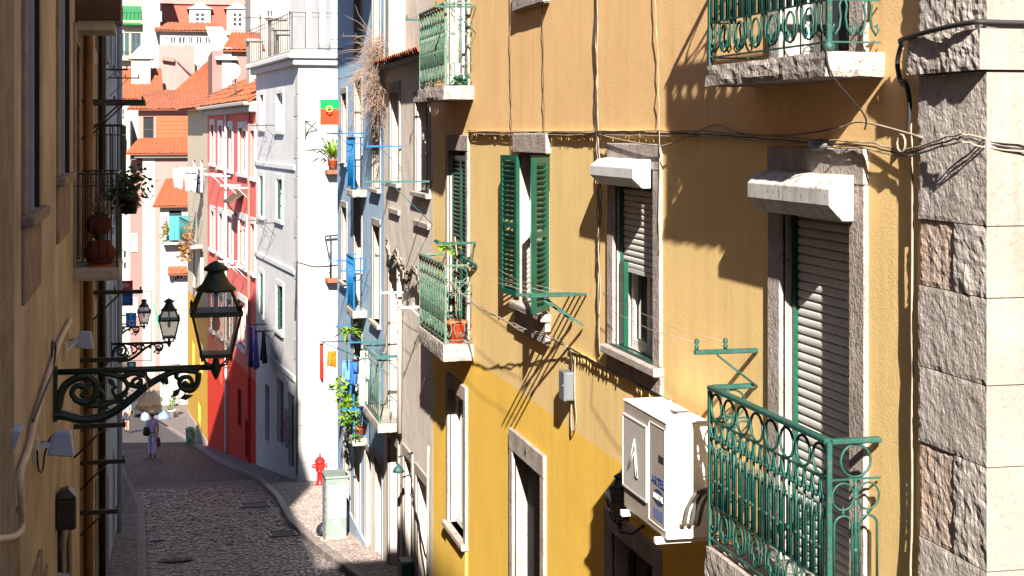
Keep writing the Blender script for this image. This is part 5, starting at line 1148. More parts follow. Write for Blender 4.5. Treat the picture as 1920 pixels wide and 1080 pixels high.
def street_lamp(Y, Xw, px, pbar, s, label, mt):
    P = at_y(px, pbar, Y); L = P.x - Xw; k = L/1.30; z0 = P.z
    t = empty('street_lamp', (Xw, Y, z0), label, 'street lamp', 'lanterns on scrolled wall brackets')
    MB().tube([(Xw, Y, z0), (P.x-.02, Y, z0)], .024*s/.78, 8).obj('bracket_bar', mt, t)
    MB().box((Xw-.005, Y-.03, z0-.40*k), (Xw+.035*k, Y+.03, z0+.05)).obj('wall_plate', mt, t, bevel=.006)
    def smooth(pts):
        out = []; V = [Vector((a, 0, b)) for a, b in pts]
        for i in range(len(V)-1):
            p0, p1, p2, p3 = V[max(i-1,0)], V[i], V[i+1], V[min(i+2,len(V)-1)]
            for j in range(5):
                u = j/5; out.append(.5*((2*p1)+(p2-p0)*u+(2*p0-5*p1+4*p2-p3)*u*u+(3*p1-p0-3*p2+p3)*u**3))
        return out + [V[-1]]
    for pts, r in CURV:
        S = smooth(pts); n = len(S)
        r *= 1.45; MB().tube([Vector((Xw + v.x*k, Y, z0 + v.z*k)) for v in S], [r*k*(1-.5*i/n) for i in range(n)], 6).obj('scroll', mt, t)
    for a, b, an_ in ((.27,-.12,.5),(.40,-.30,-.3),(.52,-.22,.2),(.62,-.13,-.6),(.72,-.02,-1.0),(.86,-.09,-1.2),(.98,-.20,.8),(1.06,-.24,.2),(.34,-.20,1.2),(.16,-.36,.1),(.46,-.10,-.9)):
        c_ = Vector((Xw+a*k, Y, z0+b*k)); d_ = Vector((math.cos(an_), 0, math.sin(an_))); e_ = Vector((-d_.z, 0, d_.x)); l_ = .11*k
        q = MB().prism([(-.5,0),(-.1,.24),(.5,0),(-.1,-.22)], lambda x, z, d: c_+d_*l_*x+e_*l_*z+Vector((0,d,0)), -.012*k, .012*k); q.obj('leaf', mt, t)
    for pts in (CURV[0][0], CURV[4][0], CURV[5][0]):
        a, b = pts[-1]; MB().lathe([(.002,-.03*k),(.034*k,0),(.002,.03*k)], (Xw+a*k, Y, z0+b*k), 8).obj('leaf_boss', mt, t)
    lantern((P.x, Y, P.z), s, '', mt, G_LAMP, par=t)
    return t
lx = (100)
P1 = LF.hit(100, 690)[0]
street_lamp(P1, -.8, 405, 688, .80, 'large nearest black street lamp on a scrolled bracket in front of the red building', M_DGREEN)
street_lamp(28.7, -.8, 317, 642, .74, 'middle black street lamp on a scrolled wall bracket', M_DGREEN)
street_lamp(46.0, -1.62, 270, 612, .74, 'smallest farthest black street lamp on the left', M_DGREEN)
# plastic bag caught on the bracket
bp = at_y(281, 752, P1-.03)
t = empty('plastic_bag', bp, 'crumpled pale plastic bag with orange print dangling from the nearest lamp bracket', 'bag')
q = MB(); n, mm = 22, 12; vs = []
for j in range(mm+1):
    v = j/mm
    for i in range(n):
        a = 2*math.pi*i/n; w = .66*(.035+.085*math.sin(min(1, v*1.15)*math.pi*.62)**1.3); f = 1+.22*math.sin(a*3+v*5)+.12*math.sin(a*7-v*9)
        vs.append(bp+Vector((math.cos(a)*w*1.15*f, math.sin(a)*w*.6*f, .075-.155*v+.018*math.sin(a*2+1))))
q.add(vs, [(j*n+i, j*n+(i+1)%n, (j+1)*n+(i+1)%n, (j+1)*n+i) for j in range(mm) for i in range(n)]+[tuple(mm*n+i for i in range(n))], 0, True)
q.obj('bag_body', glassmat('bag_film', (.80,.70,.58), .62), t)
for a_, v_ in ((.5,.55),(2.2,.7),(-1.0,.6)): c_ = bp+Vector((math.cos(a_)*.055,-.035,.0-.06*v_)); MB().lathe([(.001,-.003),(.022,0),(.001,.003)], c_, 8).obj('print_spot', mat('orange_print', (.62,.20,.06), rough=.5), t)
MB().tube([bp+Vector((0,0,.07)), bp+Vector((-.02,0,.12)), bp+Vector((-.04,0,.2))], .006, 5).obj('handle', mat('thin_plastic2', (.7,.66,.6), rough=.4, transl=.4), t)
# ---- floodlights, conduit, boxes on the ochre wall
M_COND = mat('white_conduit', (.50,.47,.44), (.42,.38,.35), nscale=8, rough=.6)
def lp(px, py, off=.03): u, z = LF.hit(px, py, off); return LF.p(u, off, z)
cable('conduit', [lp(-20,1012), lp(10,1010), lp(32,1003), lp(42,985), lp(40,945), lp(37,910), lp(40,880), lp(55,838), lp(62,800), lp(75,755), lp(95,690), lp(112,640), lp(132,600)], .022, M_COND, 'white conduit pipe climbing the ochre wall', 'pipe', n=8)
cable('cable', [lp(70,845,.06), lp(72,880,.06), lp(80,882,.06), lp(84,850,.06), lp(92,825,.09), lp(100,815,.1)], .007, M_CABLE, 'black flex looping under the lower floodlight')
cable('cable', [lp(62,790,.05), lp(80,745,.05), lp(100,690,.05), lp(104,650,.05), lp(98,640,.05), lp(97,670,.05)], .008, M_CABLE, 'black cable tied along the white conduit')
def flood(pxh, pyh, Y, s, wallpx, wallpy, label):
    c = at_y(pxh, pyh, Y); t = empty('floodlight', c, label, 'floodlight'); u, z = LF.hit(wallpx, wallpy)
    MB().hexa([c+Vector(v)*s for v in ((-.5,-.35,-.38),(.55,-.35,-.52),(.55,.35,-.52),(-.5,.35,-.38),(-.20,-.28,.52),(.42,-.28,.5),(.42,.28,.5),(-.20,.28,.52))]).obj('housing', M_FLOOD, t, bevel=.01*s/.2)
    MB().hexa([c+Vector(v)*s for v in ((.555,-.33,-.5),(.60,-.33,-.5),(.60,.33,-.5),(.555,.33,-.5),(.43,-.26,.48),(.47,-.26,.48),(.47,.26,.48),(.43,.26,.48))]).obj('lens', M_GREY, t)
    MB().lathe([(.16*s,-.3*s),(.16*s,.3*s)], (0,0,0), 10).obj('ballast', M_FLOOD, t, org=(0,0,0)); o = t.children[-1]; o.location = c+Vector((-.28,0,.62))*s-ORG[t]; o.rotation_euler = (0, math.radians(90), 0)
    w = Vector((-.8, u, c.z+.1*s)); MB().bar(w, c+Vector((-.35,0,.05))*s, .05*s/.2, .03).obj('arm', M_FLOOD, t); MB().box(w+Vector((0,-.06,-.08)), w+Vector((.035,.06,.08))).obj('wall_plate', M_COND, t, bevel=.004)
flood(113, 832, 11.0, .17, 62, 820, 'lower grey blue floodlight fixed to the ochre wall')
flood(157, 638, 15.0, .16, 118, 625, 'upper grey blue floodlight above the big lamp bracket')
t = empty('meter_box', lp(105,960), 'black box hanging on the shaded left wall below the floodlights', 'box')
c = lp(105, 958, 0.0); MB().box(c+Vector((0,-.1,-.14)), c+Vector((.165,.1,.12))).obj('case', M_BLACK, t, bevel=.015); MB().hexa([c+Vector(v) for v in ((.0,-.11,.12),(.17,-.11,.12),(.17,.11,.12),(0,.11,.12),(.03,-.07,.17),(.1,-.07,.19),(.1,.07,.19),(.03,.07,.17))]).obj('hood', M_BLACK, t)
MB().tube([c+Vector((.03,0,-.14)), c+Vector((.03,0,-.5))], .022, 6).obj('drop_pipe', M_BLACK, t); MB().fbox(LF, c.y-.12, c.y+.12, 0, .10, c.z-1.2, c.z-.55).obj('lower_case', M_FLOOD, t)
t = empty('wall_slab', lp(20,830), 'small tilted grey slab on the wall at the far left edge', 'slab')
c = lp(14, 835, 0); MB().hexa([c+Vector(v) for v in ((0,-.1,-.08),(.02,-.1,-.08),(.02,.1,-.08),(0,.1,-.08),(.03,-.1,.1),(.08,-.1,.09),(.08,.1,.09),(.03,.1,.1))]).obj('slab', M_FLOOD, t, bevel=.004); MB().bar(c, c+Vector((.04,0,.05)), .03).obj('peg', M_BLACK, t)
# ---- dark washing racks sticking out from the left wall
for k, (pw, yy, pe, lab) in enumerate((
    (150, 868, 235, 'black clothes rack with brace on the left wall, upper of the two near the street'), (150, 962, 222, 'black clothes rack with brace on the left wall, lowest of all'), (138, 800, 236, 'black double clothes rack just under the big lamp bracket'),
    (158, 549, 268, 'black rod below the balcony slab pointing at the far sign'), (152, 190, 272, 'thick black clothes rack above the left balconies'), (186, 130, 240, 'thin black clothes rack with a slanting brace high on the left'), (205, 146, 262, 'thin black clothes rack farther off high on the left'),
    (150, 676, 240, 'dark rack behind the nearest lamp bracket'), (178, 400, 250, 'thin dark clothes rack beside the hanging plant'))):
    u, z = LF.hit(pw, yy); e = at_y(pe, yy, u).x+.8
    t = clothes_rack(LF, u, u+1.4, z, e, M_BLACK, lab, narm=2 if k in (2,4) else 1, nline=2, lines=k in (2,4), w=.018 if k in (5,6,8) else .035)
# ---- pots and plants on the left balcony
M_TERD = mat('shade_dark_terracotta', (.13,.03,.018), (.085,.026,.018), nscale=14, rough=.9, bump=.004, bscale=60, streak=.3)  # pot colour darkened to carry the shade of the balcony
t = empty('terracotta_pot', LF.p(16.1,.24,-1.33), 'large round terracotta pot on the floor of the left balcony', 'flower pot')
MB().lathe([(.06,0),(.12,.03),(.155,.10),(.15,.17),(.11,.22),(.12,.25),(.10,.25),(.09,.2),(.001,.2)], LF.p(16.08,.25,-1.33), 20).obj('pot', M_TERD, t); MB().lathe([(.13,0),(.14,.015),(.13,.02),(.001,.02)], LF.p(16.08,.25,-1.333), 18).obj('saucer', M_TERRA, t)
t = empty('terracotta_pot', LF.p(16.5,.22,-1.33), 'upper round terracotta pot behind the left balcony bars', 'flower pot')
MB().lathe([(.05,0),(.10,.03),(.13,.09),(.125,.15),(.09,.19),(.10,.21),(.08,.21),(.001,.18)], LF.p(16.35,.23,-1.04), 20).obj('pot', M_TERD, t); MB().lathe([(.08,0),(.03,.03),(.03,.24),(.09,.28),(.001,.28)], LF.p(16.35,.23,-1.325), 12).obj('stand', M_BLACK, t)
q = MB()
for i in range(40):
    a = LF.p(16.35,.23,-.86); d = Vector((random.gauss(0,.12),random.gauss(0,.12),random.uniform(.1,.5))); q.tube([a, a+d*.5+Vector((random.gauss(0,.02),0,0)), a+d], [.004,.003,.002], 3)
q.obj('stems', M_TWIG, t)
t = empty('hanging_plant', LF.p(16.2,.6,-.75), 'bushy dark green plant in a black pot hung outside the left balcony', 'plant')
hp = at_y(243, 388, 16.1); pot(hp+Vector((0,0,-.07)), .10, .16, M_BLACK, t); foliage(hp+Vector((0,0,.19)), (.16,.18,.16), 420, .075, M_LEAFD, t); foliage(hp+Vector((.03,0,.24)), (.2,.2,.22), 60, .05, mat('leaf_pale', (.18,.2,.16), rough=.7, transl=.3), t, 'flower_heads')
MB().bar(LF.p(16.1,.44,-.80), hp+Vector((0,0,-.02)), .015).obj('hook', M_BLACK, t)
# ---- signs further down on the left
def sign_board(name, label, px0, px1, y0, y1, Y, Xw, mt, cat='sign'):
    a = at_y(px0, y1, Y); b = at_y(px1, y0, Y); t = empty(name, (Xw, Y, (a.z+b.z)/2), label, cat)
    MB().box((a.x, Y-.02, a.z), (b.x, Y+.02, b.z)).obj('board', mt, t, bevel=.004)
    for z in (a.z+.06, b.z-.06): MB().box((Xw, Y-.015, z-.015), (a.x+.002, Y+.015, z+.015)).obj('bracket', M_BLACK, t)
    return t, a, b
M_SGP = mat('sign_purple', (.055,.04,.20), (.05,.04,.16), nscale=5, rough=.6); M_SGR = mat('sign_red', (.42,.03,.06), rough=.6); M_SGB = mat('sign_blue', (.0,.20,.52), rough=.5)
t, a, b = sign_board('for_sale_sign', 'purple and red for sale banner past the left balcony', 206, 249, 526, 574, 35.5, -1.62, M_SGP)
w = b.x-a.x; h = b.z-a.z
MB().box((a.x+.003, 35.5-.026, b.z-h*.34), (b.x-.003, 35.5-.0205, b.z-.006)).obj('red_panel', M_SGR, t)
text_part('Vende', h*.26, ((a.x+b.x)/2, 35.5-.029, b.z-h*.17), (1,0,0), (0,0,1), M_WHITE, t, sx=.85)
MB().add([(a.x+w*x, 35.5-.024, b.z-h*z) for x, z in ((.35,.40),(.5,.36),(.65,.40),(.5,.54))], [(0,1,2,3)]).obj('mark', M_SGB, t)
for k in range(3): MB().box((a.x+w*.1, 35.5-.025, b.z-h*(.66+.1*k)-.012), (b.x-w*.1, 35.5-.0205, b.z-h*(.66+.1*k)+.012)).obj('print_line', M_SGB, t)
t, a, b = sign_board('street_sign', 'bright blue street sign with white symbol hung under the purple banner', 236, 255.5, 586, 612, 40, -1.62, M_SGB)
w = b.x-a.x; h = b.z-a.z
text_part('T', h*.62, ((a.x+b.x)/2, 40-.026, b.z-h*.27), (1,0,0), (0,0,1), M_WHITE, t, sx=.8); text_part('G', h*.5, ((a.x+b.x)/2+w*.05, 40-.026, a.z+h*.2), (1,0,0), (0,0,1), M_WHITE, t, sx=1.2)
MB().box((a.x, 40-.024, a.z+h*.43), (b.x, 40-.0205, a.z+h*.46)).obj('divider', M_WHITE, t)
t, a, b = sign_board('shop_sign', 'small teal shop sign low down beyond the lamps', 238, 255, 678, 690, 47, -1.62, mat('sign_teal', (.0,.30,.30), rough=.5)); MB().box((a.x+.08, 47-.026, (a.z+b.z)/2-.04), (b.x-.08, 47-.0205, (a.z+b.z)/2+.04)).obj('print_line', M_WHITE, t)
# ---------------------------------------------------------------- far end of the street and the hillside opposite
def FF(px, Y): o = at_y(px, 0, Y); return Fr((o.x, Y, 0), (1, 0, 0), (0, -1, 0))
M_PINK = mat('pink_render', (.25, .15, .138), (.22, .13, .12), nscale=.5, rough=.9, spec=.1, streak=.12, stc=(.5,.4,.36))
M_PINKD = mat('pink_render_deep', (.21, .115, .105), (.18, .10, .09), nscale=.5, rough=.9, spec=.1)
M_FWH = mat('far_white', (.29, .28, .265), (.25, .235, .22), nscale=.5, rough=.9, spec=.1, streak=.15, stc=(.36,.32,.28))
M_CRM = mat('far_cream', (.27, .245, .18), (.24, .21, .155), nscale=.5, rough=.9, spec=.1)
M_MANS = mat('mansard_tile', (.22, .055, .035), (.17, .05, .035), nscale=1.5, rough=.85, vor=.04, vscale=3)
def far_house(name, label, px0, px1, ytop, Y, mt, wins=(), depth=9, zb=None, trim=None, nx=2, nz=3, cat='building', fm=None):
    fr = FF(px0, Y); u1 = fr.hit(px1, 0)[0]; zt = fr.hit(px0, ytop)[1]; zb = hill(Y)-2 if zb is None else zb
    t = empty(name, fr.p(u1/2, 0, zb), label, cat); hs = [(*fr.rect(*w[:2], *w[2:4]), .2, 0) for w in wins]
    wall_mesh(fr, 0, u1, zb, zt, hs, thick=depth).obj('wall', [mt, M_DARK, mt], t)
    for h in hs: far_window(fr, t, h, fm, -.12, nx, nz, trim=trim)
    return t, fr, u1, zt
# pink corner house closing the street
t, fr, u1, zt = far_house('pink_house', 'tall pale pink house with white corner closing the end of the street', 268, 352, 296, 113, M_PINK, [(322,332,430,452),(322,332,480,505),(306,316,650,690),(330,340,640,690)], depth=14, zb=-19.5, trim=M_FWH)
MB().fbox(fr, -.02, u1*.27, -.02, .05, -19, zt-.02).obj('white_corner', M_FWH, t); MB().fbox(fr, -.6, u1+1.6, -13, .5, zt, zt+.28).obj('cornice', M_FWH, t, bevel=.04)
z2 = fr.hit(300, 205)[1]; zl = zt+.28
tile_roof('roof', t, fr.p(-1.3,.8,zl), fr.p(u1+1.2,.8,zl), fr.p(u1+.9,-2.2,zl+1.1), fr.p(-.3,-2.2,zl+1.1), M_TILEO, pitch=.3, amp=.06)
F2 = Fr(fr.p(0,-2.2,0), fr.u, fr.n)
wall_mesh(F2, -.35, u1+1.2, zl+.1, z2, [(.0,.75,zl+.8,z2-.5,.2,0)], thick=8).obj('attic_wall', [M_PINK, M_DARK, M_PINK], t)
casement(F2, t, .0, .75, zl+.8, z2-.5, -.1, M_WOOD, 1, 2)
# tile hung panel on the attic, one board per row and column
pb = MB().fbox(F2, .9, u1+.5, -.02, .05, zl+.2, z2-.35).obj('tile_panel', M_TILEO, t)
tl = MB().box((-.185,-.03,-.14),(.185,.0,.14)).mesh('tile', M_TILEO)
for j in range(9):
    for i in range(int((u1-.45)/.4)):
        zz_ = zl+.4+.3*j
        if zz_ < z2-.5: place('tile', tl, pb, F2.p(1.15+.4*i, .06, zz_))
tile_roof('roof', t, fr.p(-1.2,-1.5,z2), fr.p(u1+1.9,-1.5,z2), fr.p(u1+1.4,-6,z2+1.5), fr.p(.2,-6,z2+1.5), M_TILE, pitch=.3, amp=.07)
t, fr, u1, zt = far_house('pink_house', 'narrow block in shade-darkened pink standing in for the shaded side of the pink house', 244, 268.5, 300, 114.2, M_PINKD, [(249,255,440,470),(249,255,560,590)], depth=10, zb=-19.5, trim=M_FWH)  # shaded side of the pink house, its shade put into the colour
t, fr, u1, zt = far_house('white_house', 'washed out white house behind the left balcony', 212, 244, 225, 118, M_FWH, [(224,238,470,485),(224,238,492,505),(226,240,262,285)], depth=10, zb=-19.5, trim=None, nz=1)
# grey white house with canopy, right of the pink one
t, fr, u1, zt = far_house('grey_house', 'low pale house with a tiled canopy under the orange roof', 300, 356, 452, 105, M_FWH, [(318,327,520,560),(330,344,500,525),(326,333,640,680)], depth=7.5, zb=-19.5, trim=M_GRYP)
zc2 = fr.hit(330, 510)[1]; tile_roof('canopy', t, fr.p(.5,.9,zc2-.1), fr.p(u1-.2,.9,zc2-.1), fr.p(u1-.2,0,zc2+.35), fr.p(.5,0,zc2+.35), M_TILE, pitch=.3, amp=.07)
b_ = balcony(fr, t, .2, u1-.05, .9, zt-.05, .15, 1.9, M_TEAL, 'bars', M_PALE, step=.25, side='bars', r=.015)
MB().fbox(fr, .6, u1-.1, .80, .83, zt+.1, zt+1.7).obj('screen', mat('teal_screen', (.03,.26,.27), (.05,.2,.22), nscale=3, rough=.8), b_)
foliage(fr.p(.3,.7,zt+.8), (.3,.4,.7), 120, .25, mat('ochre_leaf', (.22,.17,.03), rough=.7, transl=.2), t, 'creeper')
z4 = fr.hit(300, 388)[1]
wall_mesh(Fr(fr.p(0,-.9,0),fr.u,fr.n), 0, u1+.6, zt, z4, [(.6,1.4,zt+.1,z4-.3,.2,0)], thick=6).obj('upper_wall', [M_GRYP, M_DARK, M_GRYP], t)
tile_roof('roof', t, fr.p(-.5,-.3,z4), fr.p(u1+1,-.3,z4), fr.p(u1+.8,-5.5,z4+1.7), fr.p(.4,-5.5,z4+1.7), M_TILEO, pitch=.3, amp=.06)
# houses up the hill
t, fr, u1, zt = far_house('terracotta_house', 'orange roofed house below the pink tower', 318, 405, 196, 122, M_PINK, [], depth=10)
tile_roof('roof', t, fr.p(-.8,.6,zt), fr.p(u1+.6,.6,zt), fr.p(u1+.6,-7,fr.hit(400,120)[1]+.6), fr.p(3.2,-7,fr.hit(400,120)[1]+.6), M_TILEO, pitch=.35, amp=.08)
t, fr, u1, zt = far_house('pink_tower', 'plain tall pink gable wall with a street lamp arm', 298, 365, 84, 136, M_PINK, [], depth=8)
q = MB(); c = fr.p(u1*.98,.3,fr.hit(360,146)[1]); c2 = fr.p(u1*.5,.3,fr.hit(330,113)[1]); q.tube([c, c2], .08, 6); q.obj('lamp_arm', M_PINKD, t); MB().bar(c2+Vector((-.2,0,0)), c2+Vector((-1.2,0,.15)), .5, .35).obj('lamp_head', M_PINKD, t)
t, fr, u1, zt = far_house('white_house', 'white house with a row of small windows under the mansard roof', 300, 408, 58, 146, M_FWH, [(308,316,70,82),(319,331,70,82),(334,348,70,82),(352,362,70,82),(367,379,70,82),(384,395,70,82),(367,375,124,142),(379,390,122,142),(392,400,124,142)], depth=8, nx=2, nz=1)
tile_roof('roof', t, fr.p(-.5,.6,zt), fr.p(u1+.5,.6,zt), fr.p(u1+.5,-6,zt+1.2), fr.p(-.5,-6,zt+1.2), M_TILE, pitch=.35, amp=.08)
t, fr, u1, zt = far_house('mansard_house', 'house with dark red mansard roof and two white dormers on the skyline', 304, 505, 56, 165, M_PINK, [], depth=12)
za = fr.hit(340, 6)[1]
q = MB(); q.hexa([fr.p(0,0,zt),fr.p(u1,0,zt),fr.p(u1,-12,zt),fr.p(0,-12,zt),fr.p(0,-1.2,za),fr.p(u1,-1.2,za),fr.p(u1,-11,za),fr.p(0,-11,za)]); q.obj('mansard_roof', M_MANS, t)
MB().fbox(fr, -.3, u1+.3, -12, .4, zt-.5, zt).obj('cornice', M_FWH, t, bevel=.05); MB().fbox(fr, -.3, u1, -11.5, -.9, za, za+4).obj('top_storey', M_PINK, t)
for pxc in (375, 445):
    uc = fr.hit(pxc, 0)[0]; zd0, zd1 = zt+.1, fr.hit(pxc, 17)[1]
    dm = MB().fbox(fr, uc-1.1, uc+1.1, -3, .05, zd0, zd1).obj('dormer', M_FWH, t); MB().prism([(-1.35,zd1),(1.35,zd1),(0,zd1+.7)], lambda a, z, d: fr.p(uc+a, d, z), -3, .25).obj('pediment', M_FWH, dm)
    MB().fbox(fr, uc-.55, uc+.55, .04, .07, zd0+.3, zd1-.25).obj('window_frame', M_WHITE, dm)
    for i in (-1, 1):
        for j in range(3): MB().fbox(fr, uc+i*.26-.18, uc+i*.26+.18, .065, .08, zd0+.42+(zd1-zd0-.75)/3*j, zd0+.42+(zd1-zd0-.75)/3*(j+.82)).obj('pane', M_GLASS, dm)
t, fr, u1, zt = far_house('cream_apartments', 'cream apartment block with green awnings and teal windows at top left', 205, 268, -120, 150, M_CRM, [(224,232,62,104),(234,242,62,104),(246,264,62,104),(224,232,18,36),(236,262,14,36)], depth=10, nx=2, nz=2, fm=M_TEAL)
for yb in (110, 42): 
    z = fr.hit(240, yb)[1]; MB().fbox(fr, 0, u1, -.02, .9, z-.2, z+.15).obj('balcony_slab', M_CRM, t); rail_panel(t, fr.p(.5,.8,z+.15), 0, u1-.6, 1.0, M_TEAL, 'bars', .35, True, .02, .02)
z = fr.hit(230, 25)[1]; MB().hexa([fr.p(1.2,.9,z-1.2),fr.p(2.9,.9,z-1.2),fr.p(2.9,.0,z+.6),fr.p(1.2,0,z+.6),fr.p(1.2,1.0,z-1.1),fr.p(2.9,1.0,z-1.1),fr.p(2.9,.1,z+.7),fr.p(1.2,.1,z+.7)]).obj('awning', mat('awning_green', (.01,.10,.03), rough=.8), t)
t, fr, u1, zt = far_house('white_tower', 'blank white wall between the cream flats and the mansard house', 268, 300, -120, 148, M_FWH, [], depth=10)
t, fr, u1, zt = far_house('terracotta_house', 'house with orange hipped roof left behind the black racks', 205, 298, 186, 128, M_FWH, [(224,234,205,235),(238,246,205,232)], depth=9)
tile_roof('roof', t, fr.p(-.5,.5,zt), fr.p(u1+.4,.5,zt), fr.p(u1+.2,-6,fr.hit(250,132)[1]+.4), fr.p(-.5,-6,fr.hit(250,132)[1]+.4), M_TILEO, pitch=.35, amp=.08)
F3 = Fr(fr.p(0,-2.5,0), fr.u, fr.n); ua, za_ = F3.hit(246, 117)[0], F3.hit(260, 117)[1]; ub_ = F3.hit(282, 0)[0]
dm = MB().fbox(F3, ua, ub_, -2, 0, F3.hit(260,158)[1], za_+.3).obj('dormer', M_FWH, t); MB().prism([(ua-.3,za_+.3),(ub_+.3,za_+.3),((ua+ub_)/2,za_+1.4)], lambda a, z, d: F3.p(a, d, z), -2.2, .3).obj('dormer_roof', M_GRYP, dm)
t, fr, u1, zt = far_house('salmon_house', 'salmon house with bright orange roof behind the red building chimneys', 398, 482, 95, 100, M_PINKD, [], depth=8)
tile_roof('roof', t, fr.p(.6,.5,zt), fr.p(u1+.5,.5,zt), fr.p(u1+.5,-5,fr.hit(440,52)[1]), fr.p(1.4,-5,fr.hit(440,52)[1]), M_TILEO, pitch=.3, amp=.08)
MB().hexa([fr.p(.2,.5,zt-.6),fr.p(1.6,.5,zt-.6),fr.p(1.6,.2,zt-.6),fr.p(.2,.2,zt-.6),fr.p(-.3,-4,fr.hit(410,42)[1]),fr.p(.8,-4,fr.hit(410,42)[1]),fr.p(.8,-4.4,fr.hit(410,42)[1]),fr.p(-.3,-4.4,fr.hit(410,42)[1])]).obj('roof_parapet', M_FWH, t)
c = MB().fbox(fr, .6, 1.2, -.6, .2, zt-3.5, zt+.2).obj('chimney', M_FWH, t)
# backing houses so no gap of bare hill shows beside the street's end
t, fr, u1, zt = far_house('grey_house', 'plain grey house filling the gap behind the red building', 470, 640, -60, 128, M_FWH, [(500,512,20,50),(540,552,20,50)], depth=8)
# ---------------------------------------------------------------- street furniture, people, car
# fire hydrant
M_HYD = mat('hydrant_red', (.50,.012,.010), (.40,.01,.01), nscale=12, rough=.35, spec=.5)
P = on_ground(600, 918)+Vector((0,0,.11)); hy = empty('fire_hydrant', P, 'red fire hydrant on the pavement at the white corner', 'fire hydrant')
MB().lathe([(.15,0),(.15,.035),(.10,.05),(.085,.07),(.08,.36),(.12,.39),(.12,.42),(.105,.43)], P, 20).obj('barrel', M_HYD, hy)
MB().lathe([(.10,.42),(.125,.44),(.135,.55),(.125,.62),(.15,.635),(.15,.66),(.13,.675),(.10,.73),(.055,.765),(.03,.775),(.03,.81),(.022,.815),(.022,.86),(.001,.865)], P, 20).obj('bonnet', M_HYD, hy)
for a in (0, math.pi, -math.pi/2):
    d = Vector((math.cos(a), math.sin(a), 0)); q = MB(); q.tube([P+Vector((0,0,.53)), P+d*.15+Vector((0,0,.53)), P+d*.16+Vector((0,0,.53)), P+d*.20+Vector((0,0,.53))], [.055,.055,.072,.072], 10, smooth=False); q.tube([P+d*.2+Vector((0,0,.53)), P+d*.235+Vector((0,0,.53))], .022, 5); q.obj('outlet_cap', M_HYD, hy)
for k in range(6):
    a = k*math.pi/3; MB().lathe([(.012,0),(.012,.015)], P+Vector((.135*math.cos(a),.135*math.sin(a),.035)), 6).obj('bolt', M_HYD, hy)
# telephone cabinet with a poster
M_CAB = mat('cabinet_grey_green', (.15,.185,.168), (.12,.15,.138), nscale=4, rough=.6)
P = on_ground(631, 1022); P.z = zg(P.y)+.10; cb = empty('utility_cabinet', P, 'pale grey green utility cabinet with white posters on the pavement', 'cabinet')
MB().box(P+Vector((-.20,0,0)), P+Vector((.19,.62,1.14))).obj('case', M_CAB, cb, bevel=.012); MB().box(P+Vector((-.215,-.02,1.14)), P+Vector((.205,.64,1.19))).obj('roof', M_CAB, cb, bevel=.015); MB().box(P+Vector((-.21,-.012,-.06)), P+Vector((.20,.63,.06))).obj('plinth', M_KERB, cb, bevel=.01)
ps = MB().box(P+Vector((-.15,-.006,.42)), P+Vector((.175,-.001,1.02))).obj('poster', mat('poster_paper', (.72,.71,.72), (.64,.62,.65), nscale=6, rough=.8), cb)
for k in range(9):
    z = .97-.055*k; l = random.uniform(.12,.26); MB().box(P+Vector((-.13,-.009,z)), P+Vector((-.13+l,-.0065,z+.012))).obj('print_line', mat('poster_ink', (.50,.36,.42), rough=.8), ps)
MB().box(P+Vector((-.06,-.006,.335)), P+Vector((.06,-.001,.365))).obj('label_strip', M_WHITE, cb)
for z in (.25, .9): MB().box(P+Vector((-.208,.08,z)), P+Vector((-.2005,.14,z+.08))).obj('hinge', M_GREY, cb)
MB().box(P+Vector((-.205,.1,.1)), P+Vector((-.2005,.55,1.05))).obj('side_door', mat('graffiti_side', (.16,.15,.17), (.34,.33,.35), nscale=14, rough=.7, contrast=.8), cb)
# black rubbish bag beside the cabinet
P = on_ground(606, 1016); P.z = zg(P.y)+.12
o = MB().lathe([(.02,0),(.10,.01),(.14,.08),(.12,.17),(.05,.24),(.015,.27),(.03,.31),(.001,.32)], P, 14).obj('rubbish_bag', mat('black_plastic', (.015,.018,.025), rough=.25, bump=.02, bscale=18), None, org=P); tag(o, 'small black rubbish bag leaning against the cabinet', 'bag')
# people -------------------------------------------------------------
M_SKIN = mat('skin', (.36,.20,.13), (.33,.18,.115), nscale=20, rough=.6); M_HAIR = mat('hair_brown', (.05,.025,.015), rough=.6)
def skin(name, V, E, R, mt, par, sub=2):
    org = ORG[par]; me = bpy.data.meshes.new(name); me.from_pydata([tuple(Vector(v)-org) for v in V], E, []); me.materials.append(mt)
    o = place(name, me, par, org); o.modifiers.new('skin', 'SKIN'); sv = me.skin_vertices[0].data if me.skin_vertices else None
    if sv is None:
        bm = bmesh.new(); bm.from_mesh(me); bm.verts.layers.skin.verify(); bm.to_mesh(me); bm.free(); sv = me.skin_vertices[0].data
    for i, r in enumerate(R): sv[i].radius = r if isinstance(r, tuple) else (r, r)
    sv[0].use_root = True; s = o.modifiers.new('sub', 'SUBSURF'); s.levels = sub; s.render_levels = sub
    for p in me.polygons: p.use_smooth = True
    o.modifiers['skin'].use_smooth_shade = True
    return o
